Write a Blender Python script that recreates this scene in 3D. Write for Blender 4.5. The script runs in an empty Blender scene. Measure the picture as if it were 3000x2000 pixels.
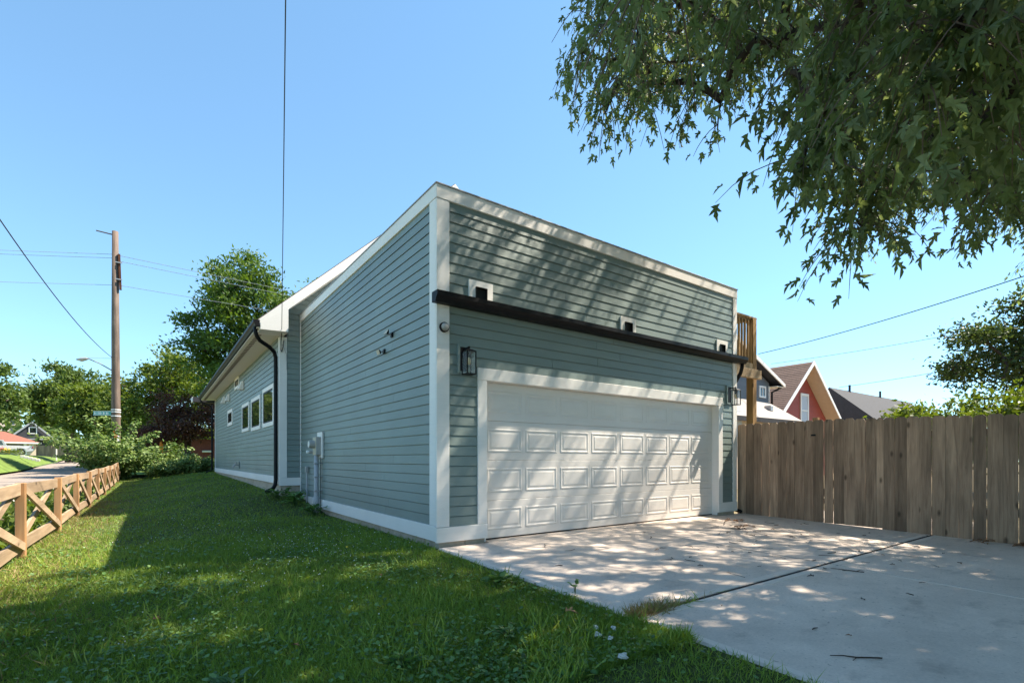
import bpy, math, random
import numpy as np
from mathutils import Vector, Matrix
random.seed(7)
RNG = np.random.default_rng(11)
R = math.radians
SC = bpy.context.scene
COL = SC.collection

# ------------------------------------------------------------------ camera, sky, sun, exposure
cam_d = bpy.data.cameras.new('camera')
cam = bpy.data.objects.new('camera', cam_d); COL.objects.link(cam)
cam.location = (-2.879, -5.615, 1.10)
cam.rotation_euler = (R(90), 0, R(-35.70))
cam_d.sensor_width = 36.0
cam_d.lens = 36.0 * 1470 / 3000
cam_d.shift_y = 344 / 3000
cam_d.clip_start = 0.05
cam_d.clip_end = 2000
SC.camera = cam

SUN = Vector((1.0, -0.34, 1.40)).normalized()
elev = math.asin(SUN.z); azim = math.atan2(SUN.x, SUN.y)
world = bpy.data.worlds.new('World'); SC.world = world
world.use_nodes = True
wn = world.node_tree.nodes; wl = world.node_tree.links
bg = wn['Background']
sky = wn.new('ShaderNodeTexSky'); sky.sky_type = 'NISHITA'
sky.sun_disc = False
sky.sun_elevation = elev
sky.sun_rotation = azim
sky.altitude = 2200; sky.air_density = 1.0; sky.dust_density = 0.0; sky.ozone_density = 2.6
tint = wn.new('ShaderNodeMix'); tint.data_type = 'RGBA'; tint.blend_type = 'MULTIPLY'; tint.inputs[0].default_value = 1.0
tint.inputs[7].default_value = (0.62, 0.84, 0.90, 1)      # the clear sky of the day leans to cyan
soft = wn.new('ShaderNodeGamma'); soft.inputs[1].default_value = 0.72     # hazeless summer sky: gentler rise toward the horizon
wl.new(sky.outputs[0], soft.inputs[0]); wl.new(soft.outputs[0], tint.inputs[6]); wl.new(tint.outputs[2], bg.inputs[0])
bg.inputs[1].default_value = 0.15
sun_d = bpy.data.lights.new('sun', 'SUN'); sun_d.energy = 3.9; sun_d.angle = R(0.53)
sun_d.color = (1.0, 0.90, 0.75)
sun = bpy.data.objects.new('sun', sun_d); COL.objects.link(sun)
sun.rotation_euler = SUN.to_track_quat('Z', 'Y').to_euler()
sun.location = (20, -10, 30)
SC.view_settings.view_transform = 'Standard'
SC.view_settings.look = 'None'
SC.view_settings.exposure = 1.82
SC.view_settings.gamma = 1.0
SC.view_settings.use_curve_mapping = False
SC.cycles.max_bounces = 6
SC.cycles.transparent_max_bounces = 8

# ------------------------------------------------------------------ materials
def nt(name):
    m = bpy.data.materials.new(name); m.use_nodes = True
    return m, m.node_tree.nodes, m.node_tree.links, m.node_tree.nodes['Principled BSDF']

def sat(c, f): return tuple(min(1, max(0, v * f)) for v in c[:3]) + (1,)

def mat(name, col, rough=0.6, var=0.12, scale=6.0, bump=0.0, bscale=60.0, stretch=(1, 1, 1), obj=0.0, metal=0.0, spec=0.5, col2=None, big=0.0):
    """principled surface: base colour broken by two noises, optional per-object shift, fine relief"""
    m, n, l, b = nt(name)
    tc = n.new('ShaderNodeTexCoord'); mp = n.new('ShaderNodeMapping')
    mp.inputs['Scale'].default_value = stretch
    oi = n.new('ShaderNodeObjectInfo')
    ad = n.new('ShaderNodeVectorMath'); ad.operation = 'ADD'
    mu = n.new('ShaderNodeMath'); mu.operation = 'MULTIPLY'; mu.inputs[1].default_value = 57.0 if obj else 0.0
    l.new(oi.outputs['Random'], mu.inputs[0])
    l.new(tc.outputs['Object'], ad.inputs[0]); l.new(mu.outputs[0], ad.inputs[1])
    l.new(ad.outputs[0], mp.inputs[0])
    no = n.new('ShaderNodeTexNoise'); no.inputs['Scale'].default_value = scale; no.inputs['Detail'].default_value = 6; no.inputs['Roughness'].default_value = 0.65
    l.new(mp.outputs[0], no.inputs['Vector'])
    ra = n.new('ShaderNodeValToRGB')
    ra.color_ramp.elements[0].position = 0.28; ra.color_ramp.elements[1].position = 0.72
    ra.color_ramp.elements[0].color = sat(col2, 1) if col2 else sat(col, 1 - var)
    ra.color_ramp.elements[1].color = sat(col, 1 + var)
    l.new(no.outputs[0], ra.inputs[0])
    last = ra.outputs[0]
    if big:
        nb = n.new('ShaderNodeTexNoise'); nb.inputs['Scale'].default_value = 0.9; nb.inputs['Detail'].default_value = 4
        l.new(tc.outputs['Object'], nb.inputs['Vector'])
        mr = n.new('ShaderNodeMapRange'); mr.inputs[1].default_value = 0.3; mr.inputs[2].default_value = 0.7
        mr.inputs[3].default_value = 1 - big; mr.inputs[4].default_value = 1 + big * 0.5
        l.new(nb.outputs[0], mr.inputs[0])
        mx = n.new('ShaderNodeVectorMath'); mx.operation = 'SCALE'
        l.new(last, mx.inputs[0]); l.new(mr.outputs[0], mx.inputs['Scale']); last = mx.outputs[0]
    if obj:
        hv = n.new('ShaderNodeHueSaturation')
        m2 = n.new('ShaderNodeMapRange'); m2.inputs[3].default_value = 1 - obj; m2.inputs[4].default_value = 1 + obj
        l.new(oi.outputs['Random'], m2.inputs[0]); l.new(m2.outputs[0], hv.inputs['Value'])
        l.new(last, hv.inputs['Color']); last = hv.outputs[0]
    l.new(last, b.inputs['Base Color'])
    b.inputs['Roughness'].default_value = rough; b.inputs['Metallic'].default_value = metal
    b.inputs['Specular IOR Level'].default_value = spec
    if bump:
        nb2 = n.new('ShaderNodeTexNoise'); nb2.inputs['Scale'].default_value = bscale; nb2.inputs['Detail'].default_value = 5
        l.new(mp.outputs[0], nb2.inputs['Vector'])
        bp = n.new('ShaderNodeBump'); bp.inputs['Strength'].default_value = bump; bp.inputs['Distance'].default_value = 0.01
        l.new(nb2.outputs[0], bp.inputs['Height']); l.new(bp.outputs[0], b.inputs['Normal'])
    return m

def wood_mat(name, light, dark, axis, rough=0.75, knots=True, obj=0.24, grain=22.0):
    """boards: grain along one axis, knots, weather streaks, each board its own offset"""
    m, n, l, b = nt(name)
    tc = n.new('ShaderNodeTexCoord'); oi = n.new('ShaderNodeObjectInfo')
    mu = n.new('ShaderNodeMath'); mu.operation = 'MULTIPLY'; mu.inputs[1].default_value = 91.0
    l.new(oi.outputs['Random'], mu.inputs[0])
    ad = n.new('ShaderNodeVectorMath'); ad.operation = 'ADD'
    l.new(tc.outputs['Object'], ad.inputs[0]); l.new(mu.outputs[0], ad.inputs[1])
    mp = n.new('ShaderNodeMapping'); s = [1, 1, 1]; s[axis] = 0.06; mp.inputs['Scale'].default_value = s
    l.new(ad.outputs[0], mp.inputs[0])
    no = n.new('ShaderNodeTexNoise'); no.inputs['Scale'].default_value = grain; no.inputs['Detail'].default_value = 8; no.inputs['Roughness'].default_value = 0.7; no.inputs['Distortion'].default_value = 0.6
    l.new(mp.outputs[0], no.inputs['Vector'])
    ra = n.new('ShaderNodeValToRGB'); ra.color_ramp.elements[0].position = 0.3; ra.color_ramp.elements[1].position = 0.7
    ra.color_ramp.elements[0].color = dark + (1,); ra.color_ramp.elements[1].color = light + (1,)
    l.new(no.outputs[0], ra.inputs[0]); last = ra.outputs[0]
    mp2 = n.new('ShaderNodeMapping'); s2 = [1, 1, 1]; s2[axis] = 0.35; mp2.inputs['Scale'].default_value = s2
    l.new(ad.outputs[0], mp2.inputs[0])
    st = n.new('ShaderNodeTexNoise'); st.inputs['Scale'].default_value = 3.0; st.inputs['Detail'].default_value = 3
    l.new(mp2.outputs[0], st.inputs['Vector'])
    mr = n.new('ShaderNodeMapRange'); mr.inputs[1].default_value = 0.3; mr.inputs[2].default_value = 0.7; mr.inputs[3].default_value = 0.72; mr.inputs[4].default_value = 1.2
    l.new(st.outputs[0], mr.inputs[0])
    sc = n.new('ShaderNodeVectorMath'); sc.operation = 'SCALE'; l.new(last, sc.inputs[0]); l.new(mr.outputs[0], sc.inputs['Scale']); last = sc.outputs[0]
    if knots:
        mp3 = n.new('ShaderNodeMapping'); s3 = [1, 1, 1]; s3[axis] = 0.45; mp3.inputs['Scale'].default_value = s3
        l.new(ad.outputs[0], mp3.inputs[0])
        vo = n.new('ShaderNodeTexVoronoi'); vo.inputs['Scale'].default_value = 4.2; l.new(mp3.outputs[0], vo.inputs['Vector'])
        kr = n.new('ShaderNodeMapRange'); kr.inputs[1].default_value = 0.05; kr.inputs[2].default_value = 0.13; kr.inputs[3].default_value = 0.35; kr.inputs[4].default_value = 1.0
        l.new(vo.outputs['Distance'], kr.inputs[0])
        s4 = n.new('ShaderNodeVectorMath'); s4.operation = 'SCALE'; l.new(last, s4.inputs[0]); l.new(kr.outputs[0], s4.inputs['Scale']); last = s4.outputs[0]
    hv = n.new('ShaderNodeHueSaturation'); m2 = n.new('ShaderNodeMapRange'); m2.inputs[3].default_value = 1 - obj; m2.inputs[4].default_value = 1 + obj
    l.new(oi.outputs['Random'], m2.inputs[0]); l.new(m2.outputs[0], hv.inputs['Value']); l.new(last, hv.inputs['Color'])
    l.new(hv.outputs[0], b.inputs['Base Color'])
    b.inputs['Roughness'].default_value = rough; b.inputs['Specular IOR Level'].default_value = 0.25
    bp = n.new('ShaderNodeBump'); bp.inputs['Strength'].default_value = 0.35; bp.inputs['Distance'].default_value = 0.004
    l.new(no.outputs[0], bp.inputs['Height']); l.new(bp.outputs[0], b.inputs['Normal'])
    return m

def leaf_mat(name, cols, trans=0.35, rough=0.55, spec=0.3, under=None):
    """leaves: colour from a per-leaf random number, part of the light passes through"""
    m, n, l, b = nt(name)
    at = n.new('ShaderNodeAttribute'); at.attribute_name = 'rnd'
    ra = n.new('ShaderNodeValToRGB'); el = ra.color_ramp.elements
    el[0].position = 0; el[0].color = cols[0] + (1,); el[1].position = 1; el[1].color = cols[-1] + (1,)
    for i, c in enumerate(cols[1:-1]):
        e = el.new((i + 1) / (len(cols) - 1)); e.color = c + (1,)
    l.new(at.outputs['Fac'], ra.inputs[0])
    b.inputs['Roughness'].default_value = rough; b.inputs['Specular IOR Level'].default_value = spec
    if under:
        ge = n.new('ShaderNodeNewGeometry'); mu = n.new('ShaderNodeMix'); mu.data_type = 'RGBA'; mu.inputs[7].default_value = under + (1,)
        sc_ = n.new('ShaderNodeMath'); sc_.operation = 'MULTIPLY'; sc_.inputs[1].default_value = 0.6
        l.new(ge.outputs['Backfacing'], sc_.inputs[0]); l.new(sc_.outputs[0], mu.inputs[0]); l.new(ra.outputs[0], mu.inputs[6]); l.new(mu.outputs[2], b.inputs['Base Color'])
    else:
        l.new(ra.outputs[0], b.inputs['Base Color'])
    tr = n.new('ShaderNodeBsdfTranslucent')
    hv = n.new('ShaderNodeHueSaturation'); hv.inputs['Hue'].default_value = 0.485; hv.inputs['Saturation'].default_value = 1.15; hv.inputs['Value'].default_value = 1.7
    l.new(ra.outputs[0], hv.inputs['Color']); l.new(hv.outputs[0], tr.inputs['Color'])
    mx = n.new('ShaderNodeMixShader'); mx.inputs[0].default_value = trans
    l.new(b.outputs[0], mx.inputs[1]); l.new(tr.outputs[0], mx.inputs[2])
    l.new(mx.outputs[0], n['Material Output'].inputs['Surface'])
    return m

def glass_mat(name, tint=(0.02, 0.025, 0.03), alpha=1.0):
    m, n, l, b = nt(name)
    b.inputs['Base Color'].default_value = tint + (1,); b.inputs['Roughness'].default_value = 0.03
    b.inputs['Specular IOR Level'].default_value = 0.9
    if alpha < 1: b.inputs['Alpha'].default_value = alpha
    return m

M = {}
M['siding'] = mat('blue_grey_siding_paint', (0.195, 0.245, 0.228), 0.45, 0.05, 14, 0.25, 45, (0.25, 0.25, 6), obj=0.05, spec=0.6, big=0.12)
M['white'] = mat('white_trim_paint', (0.82, 0.78, 0.735), 0.5, 0.03, 9, 0.2, 45, (0.4, 0.4, 5), spec=0.4, big=0.06)
M['doorwhite'] = mat('garage_door_paint', (0.74, 0.695, 0.65), 0.4, 0.03, 8, 0.08, 120, (0.5, 0.5, 2), spec=0.45, big=0.08)
M['black'] = mat('black_gutter_paint', (0.006, 0.006, 0.007), 0.5, 0.2, 8, spec=0.2)
M['soffit'] = mat('cream_soffit', (0.72, 0.68, 0.60), 0.6, 0.03, 6)
M['dark'] = mat('dark_void', (0.006, 0.006, 0.006), 0.8, 0.1)
def concrete(name, col):
    """slab surface: broad weathering, blotchy stains, fine grit and a brushed relief"""
    m, n, l, b = nt(name)
    tc = n.new('ShaderNodeTexCoord'); last = None
    def noise(sc, det, st=(1, 1, 1)):
        mp = n.new('ShaderNodeMapping'); mp.inputs['Scale'].default_value = st; l.new(tc.outputs['Object'], mp.inputs[0])
        o = n.new('ShaderNodeTexNoise'); o.inputs['Scale'].default_value = sc; o.inputs['Detail'].default_value = det; o.inputs['Roughness'].default_value = .6; l.new(mp.outputs[0], o.inputs['Vector']); return o.outputs[0]
    def mul(a, f, lo, hi, v0, v1):
        r = n.new('ShaderNodeMapRange'); r.inputs[1].default_value = lo; r.inputs[2].default_value = hi; r.inputs[3].default_value = v0; r.inputs[4].default_value = v1; l.new(f, r.inputs[0])
        s = n.new('ShaderNodeVectorMath'); s.operation = 'SCALE'; l.new(a, s.inputs[0]); l.new(r.outputs[0], s.inputs['Scale']); return s.outputs[0]
    rgb = n.new('ShaderNodeRGB'); rgb.outputs[0].default_value = col + (1,)
    last = mul(rgb.outputs[0], noise(.7, 5), .3, .7, .80, 1.08)
    last = mul(last, noise(4.5, 6), .25, .75, .88, 1.06)
    last = mul(last, noise(2.3, 8, (1, 1.7, 1)), .56, .70, 1.0, .74)
    last = mul(last, noise(60, 3), .3, .7, .90, 1.07)
    last = mul(last, noise(28, 2), .66, .72, 1.0, .62)
    l.new(last, b.inputs['Base Color']); b.inputs['Roughness'].default_value = .88; b.inputs['Specular IOR Level'].default_value = .25
    bp = n.new('ShaderNodeBump'); bp.inputs['Strength'].default_value = .35; bp.inputs['Distance'].default_value = .004
    l.new(noise(140, 4, (.25, 1, 1)), bp.inputs['Height']); l.new(bp.outputs[0], b.inputs['Normal'])
    return m
M['conc'] = concrete('driveway_concrete', (0.76, 0.635, 0.535))
M['conc2'] = mat('tooled_concrete_edge', (0.74, 0.63, 0.54), 0.85, 0.08, 6.0, 0.2, 120, spec=0.25)
M['block'] = mat('concrete_block', (0.48, 0.40, 0.31), 0.95, 0.18, 9, 0.5, 90, obj=0.1, spec=0.15)
M['roof'] = mat('brown_shingle', (0.09, 0.075, 0.065), 0.95, 0.3, 20, 0.4, 60, spec=0.2)
M['flatroof'] = mat('grey_roof_membrane', (0.25, 0.25, 0.25), 0.9, 0.1)
M['metal'] = mat('galvanised_grey', (0.36, 0.36, 0.37), 0.45, 0.1, 8, metal=0.3)
M['greypaint'] = mat('grey_meter_paint', (0.36, 0.35, 0.33), 0.5, 0.1, 9)
M['beige'] = mat('beige_meter_paint', (0.50, 0.45, 0.34), 0.5, 0.08, 9)
M['pvc'] = mat('grey_conduit', (0.40, 0.40, 0.41), 0.5, 0.08, 9)
M['pane'] = glass_mat('window_glass', (0.015, 0.02, 0.02))
M['clear'] = glass_mat('lantern_glass', (0.5, 0.55, 0.55), 0.12)
M['bulb'] = mat('amber_bulb_glass', (0.75, 0.55, 0.30), 0.15, 0.05)
M['picket'] = wood_mat('weathered_picket', (0.46, 0.305, 0.20), (0.20, 0.125, 0.082), 2, obj=0.36)
M['cedar_z'] = wood_mat('cedar_post', (0.43, 0.25, 0.12), (0.26, 0.135, 0.06), 2, obj=0.15, grain=16)
M['cedar_y'] = wood_mat('cedar_rail', (0.43, 0.315, 0.21), (0.27, 0.19, 0.12), 1, obj=0.15, grain=16)
M['deck_z'] = wood_mat('deck_post_timber', (0.42, 0.27, 0.12), (0.26, 0.15, 0.06), 2, obj=0.12, grain=16)
M['deck_x'] = wood_mat('deck_rail_timber', (0.40, 0.31, 0.20), (0.26, 0.18, 0.10), 0, obj=0.12, grain=16)
M['pole'] = wood_mat('utility_pole_wood', (0.17, 0.125, 0.098), (0.085, 0.06, 0.048), 2, knots=False, grain=14)
M['bark'] = mat('maple_bark', (0.075, 0.058, 0.048), 0.95, 0.3, 9, 0.7, 30, (1, 1, 0.3), spec=0.15)
M['twig'] = mat('grey_twig_bark', (0.17, 0.13, 0.10), 0.9, 0.2, 20, spec=0.15)
M['litter'] = mat('dry_twig', (0.06, 0.045, 0.035), 0.9, 0.3, 30, obj=0.3, spec=0.15)
M['dryleaf'] = mat('dry_brown_leaf', (0.28, 0.15, 0.08), 0.8, 0.3, 30, obj=0.35, spec=0.2)
M['soil'] = mat('lawn_soil', (0.07, 0.09, 0.03), 0.95, 0.4, 5, 0.6, 40, spec=0.1)
M['joint'] = mat('dark_joint_filler', (0.018, 0.015, 0.013), 0.95, 0.3, 12)
M['dirt'] = mat('bare_soil', (0.12, 0.09, 0.06), 0.95, 0.3, 9, 0.7, 40, spec=0.1)
M['farlawn'] = mat('mown_lawn', (0.13, 0.19, 0.045), 0.95, 0.25, 1.2, 0.6, 9, spec=0.1, big=0.15)
M['bounceyard'] = mat('tan_bounce_yard', (0.20, 0.165, 0.10), 0.95, 0.25, 1.2, spec=0.1)  # unseen yard, coloured tan to keep green bounce off the red house eaves
M['road'] = mat('pale_street_concrete', (0.29, 0.24, 0.205), 0.9, 0.1, 2.0, 0.2, 60, spec=0.2, big=0.12)
M['kerb'] = mat('kerb_concrete', (0.48, 0.45, 0.41), 0.9, 0.1, 5, spec=0.2)
M['ground'] = mat('far_ground', (0.09, 0.12, 0.04), 0.95, 0.3, 0.3, spec=0.1)
M['wire'] = mat('black_cable', (0.02, 0.02, 0.022), 0.6, 0.1)
M['wiregrey'] = mat('aluminium_cable', (0.30, 0.31, 0.33), 0.5, 0.1)
M['redbrick'] = mat('red_lap_siding', (0.34, 0.065, 0.045), 0.7, 0.12, 9, obj=0.06)
M['brownshingle'] = mat('brown_asphalt_shingle', (0.20, 0.13, 0.10), 0.95, 0.35, 14, 0.3, 40, obj=0.12, spec=0.15)
M['greyshingle'] = mat('pale_grey_shingle', (0.33, 0.30, 0.28), 0.95, 0.2, 14, 0.3, 40, spec=0.15)
M['darkhouse'] = mat('charcoal_siding', (0.045, 0.045, 0.05), 0.8, 0.15, 4, spec=0.2)
M['greyhouse'] = mat('slate_grey_siding', (0.13, 0.145, 0.17), 0.7, 0.08, 6, obj=0.06)
M['greylight'] = mat('pale_blue_siding', (0.5, 0.53, 0.58), 0.7, 0.05, 6, obj=0.04)
M['tan'] = mat('tan_wall', (0.58, 0.46, 0.36), 0.8, 0.06, 5)
M['taupe'] = mat('taupe_door', (0.22, 0.185, 0.16), 0.7, 0.05, 5)
M['redroof'] = mat('red_brown_roof', (0.24, 0.105, 0.075), 0.95, 0.15, 8, spec=0.15)
M['pink'] = mat('pink_concrete', (0.58, 0.45, 0.40), 0.9, 0.05, 1)
M['silver'] = mat('silver_car_paint', (0.50, 0.51, 0.52), 0.3, 0.03, 3, metal=0.4)
M['tyre'] = mat('rubber', (0.015, 0.015, 0.015), 0.9, 0.1)
M['redlamp'] = mat('red_plastic', (0.35, 0.02, 0.02), 0.4, 0.1)
M['orange'] = mat('orange_plastic', (0.75, 0.24, 0.02), 0.5, 0.1)
M['signred'] = mat('red_sign', (0.60, 0.03, 0.02), 0.5, 0.08)
M['teal'] = mat('teal_sign', (0.05, 0.30, 0.28), 0.5, 0.05)
M['signwhite'] = mat('sign_white', (0.8, 0.8, 0.78), 0.5, 0.03)
M['brownwood'] = wood_mat('rust_brown_board', (0.15, 0.055, 0.025), (0.07, 0.025, 0.015), 2, knots=False)
M['fencefar'] = wood_mat('far_fence_wood', (0.34, 0.25, 0.18), (0.22, 0.15, 0.11), 2, knots=False)
M['brickwall'] = mat('dark_red_brick', (0.13, 0.035, 0.025), 0.9, 0.25, 8)
M['stone'] = mat('white_stone', (0.55, 0.53, 0.48), 0.9, 0.1, 8)
M['paper'] = mat('crumpled_white', (0.52, 0.50, 0.46), 0.85, 0.25, 60)
M['bloom'] = mat('clover_bloom', (0.75, 0.75, 0.68), 0.8, 0.05, 20)
M['yellow'] = mat('yellow_petal', (0.75, 0.52, 0.02), 0.7, 0.1, 20)

M['maple'] = leaf_mat('maple_leaf', [(0.076, 0.112, 0.039), (0.116, 0.162, 0.054), (0.154, 0.213, 0.074), (0.218, 0.275, 0.124)], 0.35, under=(0.17, 0.20, 0.13))
M['leafA'] = leaf_mat('deep_green_leaf', [(0.041, 0.078, 0.014), (0.074, 0.13, 0.024), (0.121, 0.195, 0.036)], 0.3)
M['leafD'] = leaf_mat('dark_locust_leaf', [(0.028, 0.045, 0.012), (0.05, 0.08, 0.02), (0.09, 0.13, 0.035)], 0.25)
M['leafB'] = leaf_mat('mid_green_leaf', [(0.048, 0.08, 0.017), (0.084, 0.132, 0.03), (0.131, 0.183, 0.048)], 0.3)
M['leafC'] = leaf_mat('yellow_green_leaf', [(0.062, 0.093, 0.016), (0.098, 0.145, 0.024), (0.142, 0.188, 0.039)], 0.3)
M['leafM'] = leaf_mat('maroon_leaf', [(0.031, 0.014, 0.01), (0.063, 0.025, 0.016), (0.112, 0.049, 0.029)], 0.2)
M['leafP'] = leaf_mat('pale_dogwood_leaf', [(0.05, 0.095, 0.022), (0.11, 0.18, 0.045), (0.27, 0.34, 0.13)], 0.3)
M['grass'] = leaf_mat('grass_blade', [(0.084, 0.133, 0.022), (0.138, 0.215, 0.035), (0.198, 0.302, 0.05), (0.336, 0.383, 0.088)], 0.3)
M['weed'] = leaf_mat('broad_weed_leaf', [(0.05, 0.11, 0.025), (0.1, 0.2, 0.045), (0.17, 0.29, 0.08)], 0.25, 0.45, 0.4)
M['straw'] = leaf_mat('dry_grass', [(0.20, 0.14, 0.06), (0.30, 0.22, 0.10), (0.25, 0.23, 0.08)], 0.2)

# ------------------------------------------------------------------ builders
def link(o, parent=None):
    COL.objects.link(o)
    if parent is not None:
        o.parent = parent
        o.matrix_parent_inverse = Matrix.Translation(-WORG[parent.name])
    return o
WORG = {}

def thing(name, label, cat, loc=(0, 0, 0), group=None):
    o = bpy.data.objects.new(name, None); COL.objects.link(o)
    o.location = loc; o.empty_display_size = 0.2
    o['label'] = label; o['category'] = cat
    if group: o['group'] = group
    WORG[o.name] = Vector(loc)
    return o

def tag(o, label=None, cat=None, group=None, kind=None):
    if label: o['label'] = label
    if cat: o['category'] = cat
    if group: o['group'] = group
    if kind: o['kind'] = kind
    return o

def mk(name, V, F, m, parent=None, smooth=False):
    """mesh given in world coordinates, linked as one object; children keep a zero world origin"""
    me = bpy.data.meshes.new(name); me.from_pydata([tuple(v) for v in V], [], F)
    if smooth: me.polygons.foreach_set('use_smooth', [True] * len(me.polygons))
    me.materials.append(M[m] if isinstance(m, str) else m)
    me.update()
    o = bpy.data.objects.new(name, me)
    WORG[o.name] = Vector((0, 0, 0))
    link(o, parent)
    WORG[o.name] = Vector((0, 0, 0))
    return o

class MB:
    def __init__(s): s.V = []; s.F = []
    def add(s, V, F):
        b = len(s.V); s.V += [tuple(v) for v in V]; s.F += [tuple(i + b for i in f) for f in F]; return s
    def box(s, x0, x1, y0, y1, z0, z1, c=0.0):
        if c <= 0:
            V = [(x, y, z) for z in (z0, z1) for y in (y0, y1) for x in (x0, x1)]
            return s.add(V, [(0, 2, 3, 1), (4, 5, 7, 6), (0, 1, 5, 4), (1, 3, 7, 5), (3, 2, 6, 7), (2, 0, 4, 6)])
        V = []; idx = {}
        X = (x0, x1); Y = (y0, y1); Z = (z0, z1); sg = (1, -1)
        for i in (0, 1):
            for j in (0, 1):
                for k in (0, 1):
                    for a in range(3):
                        idx[(i, j, k, a)] = len(V)
                        p = [X[i] + sg[i] * c, Y[j] + sg[j] * c, Z[k] + sg[k] * c]
                        p[a] = (X[i], Y[j], Z[k])[a]; V.append(p)
        F = []
        for a in range(3):
            for e in (0, 1):
                o_ = [q for q in range(3) if q != a]
                f = []
                for (u, v) in ((0, 0), (1, 0), (1, 1), (0, 1)):
                    t = [0, 0, 0]; t[a] = e; t[o_[0]] = u; t[o_[1]] = v
                    f.append(idx[(t[0], t[1], t[2], a)])
                if (e == 1) == (a != 1): F.append(tuple(f))
                else: F.append(tuple(reversed(f)))
        for a in range(3):
            b_, c_ = [q for q in range(3) if q != a]
            for u in (0, 1):
                for v in (0, 1):
                    t0 = [0, 0, 0]; t1 = [0, 0, 0]; t1[a] = 1
                    for t in (t0, t1): t[b_] = u; t[c_] = v
                    f = (idx[(*t0, b_)], idx[(*t1, b_)], idx[(*t1, c_)], idx[(*t0, c_)])
                    F.append(f)
        for i in (0, 1):
            for j in (0, 1):
                for k in (0, 1):
                    F.append((idx[(i, j, k, 0)], idx[(i, j, k, 1)], idx[(i, j, k, 2)]))
        return s.add(V, F)
    def prism(s, prof, a0, a1, axis):
        """closed profile (2D, in the two other axes in order) swept from a0 to a1 along axis"""
        n = len(prof); V = []
        for a in (a0, a1):
            for p in prof:
                q = list(p); q.insert(axis, a); V.append(q)
        F = [(i, (i + 1) % n, n + (i + 1) % n, n + i) for i in range(n)]
        F += [tuple(range(n))[::-1], tuple(range(n, 2 * n))]
        return s.add(V, F)
    def bar(s, a, b, w, h, up=(0, 0, 1), c=0.0):
        """rectangular bar between two points; w across, h along up"""
        a = Vector(a); b = Vector(b); d = (b - a).normalized(); u = Vector(up)
        x = d.cross(u).normalized() * (w / 2); y = x.normalized().cross(d).normalized() * (h / 2)
        V = [p + i * x + j * y for p in (a, b) for (i, j) in ((-1, -1), (1, -1), (1, 1), (-1, 1))]
        return s.add(V, [(0, 1, 2, 3), (7, 6, 5, 4), (0, 4, 5, 1), (1, 5, 6, 2), (2, 6, 7, 3), (3, 7, 4, 0)])
    def tube(s, P, rad, n=8, cap=True):
        P = [Vector(p) for p in P]; rad = [rad] * len(P) if isinstance(rad, (int, float)) else [float(q) for q in rad]
        b = len(s.V); prev = None
        for i, p in enumerate(P):
            d = (P[min(i + 1, len(P) - 1)] - P[max(i - 1, 0)]).normalized()
            if prev is None:
                x = d.orthogonal().normalized()
            else:
                x = (prev - d * prev.dot(d)).normalized()
            prev = x; y = d.cross(x)
            for k in range(n):
                t = 2 * math.pi * (k + 0.5) / n
                s.V.append(tuple(p + rad[i] * (math.cos(t) * x + math.sin(t) * y)))
        for i in range(len(P) - 1):
            for k in range(n):
                s.F.append((b + i * n + k, b + i * n + (k + 1) % n, b + (i + 1) * n + (k + 1) % n, b + (i + 1) * n + k))
        if cap:
            s.F.append(tuple(b + k for k in range(n))[::-1]); s.F.append(tuple(b + (len(P) - 1) * n + k for k in range(n)))
        return s
    def build(s, name, m, parent=None, smooth=False):
        return mk(name, s.V, s.F, m, parent, smooth)

def bx(name, x0, x1, y0, y1, z0, z1, m, parent=None, c=0.0):
    return MB().box(x0, x1, y0, y1, z0, z1, c).build(name, m, parent)

def npmesh(name, V, T, m, parent=None, rnd=None, smooth=False):
    """triangle soup from arrays; rnd is one number per vertex"""
    me = bpy.data.meshes.new(name)
    V = np.asarray(V, np.float32); T = np.asarray(T, np.int32)
    me.vertices.add(len(V)); me.vertices.foreach_set('co', V.ravel())
    me.loops.add(T.size); me.loops.foreach_set('vertex_index', T.ravel())
    me.polygons.add(len(T)); me.polygons.foreach_set('loop_start', np.arange(0, T.size, 3, dtype=np.int32))
    me.polygons.foreach_set('loop_total', np.full(len(T), 3, np.int32))
    if smooth: me.polygons.foreach_set('use_smooth', np.ones(len(T), bool))
    if rnd is not None:
        a = me.attributes.new('rnd', 'FLOAT', 'POINT'); a.data.foreach_set('value', np.asarray(rnd, np.float32))
    me.materials.append(M[m] if isinstance(m, str) else m)
    me.update(calc_edges=True)
    o = bpy.data.objects.new(name, me); link(o, parent); WORG[o.name] = Vector((0, 0, 0))
    return o

def frames(n, d, tilt):
    """n random orthonormal frames whose first axis (leaf length) scatters about d by tilt"""
    a = np.asarray(d, float) + RNG.normal(0, tilt, (n, 3)); a /= np.linalg.norm(a, axis=1, keepdims=True)
    r = RNG.normal(0, 1, (n, 3)); b = np.cross(a, r); b /= np.linalg.norm(b, axis=1, keepdims=True)
    return a, b, np.cross(a, b)

def scatter(tmpl, tris, C, size, A, B, N):
    """copies of a template (columns: along, across, normal) at C"""
    V = C[:, None, :] + size[:, None, None] * (tmpl[None, :, 0:1] * A[:, None] + tmpl[None, :, 1:2] * B[:, None] + tmpl[None, :, 2:3] * N[:, None])
    T = (np.asarray(tris)[None] + (np.arange(len(C)) * len(tmpl))[:, None, None])
    return V.reshape(-1, 3), T.reshape(-1, 3)

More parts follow.
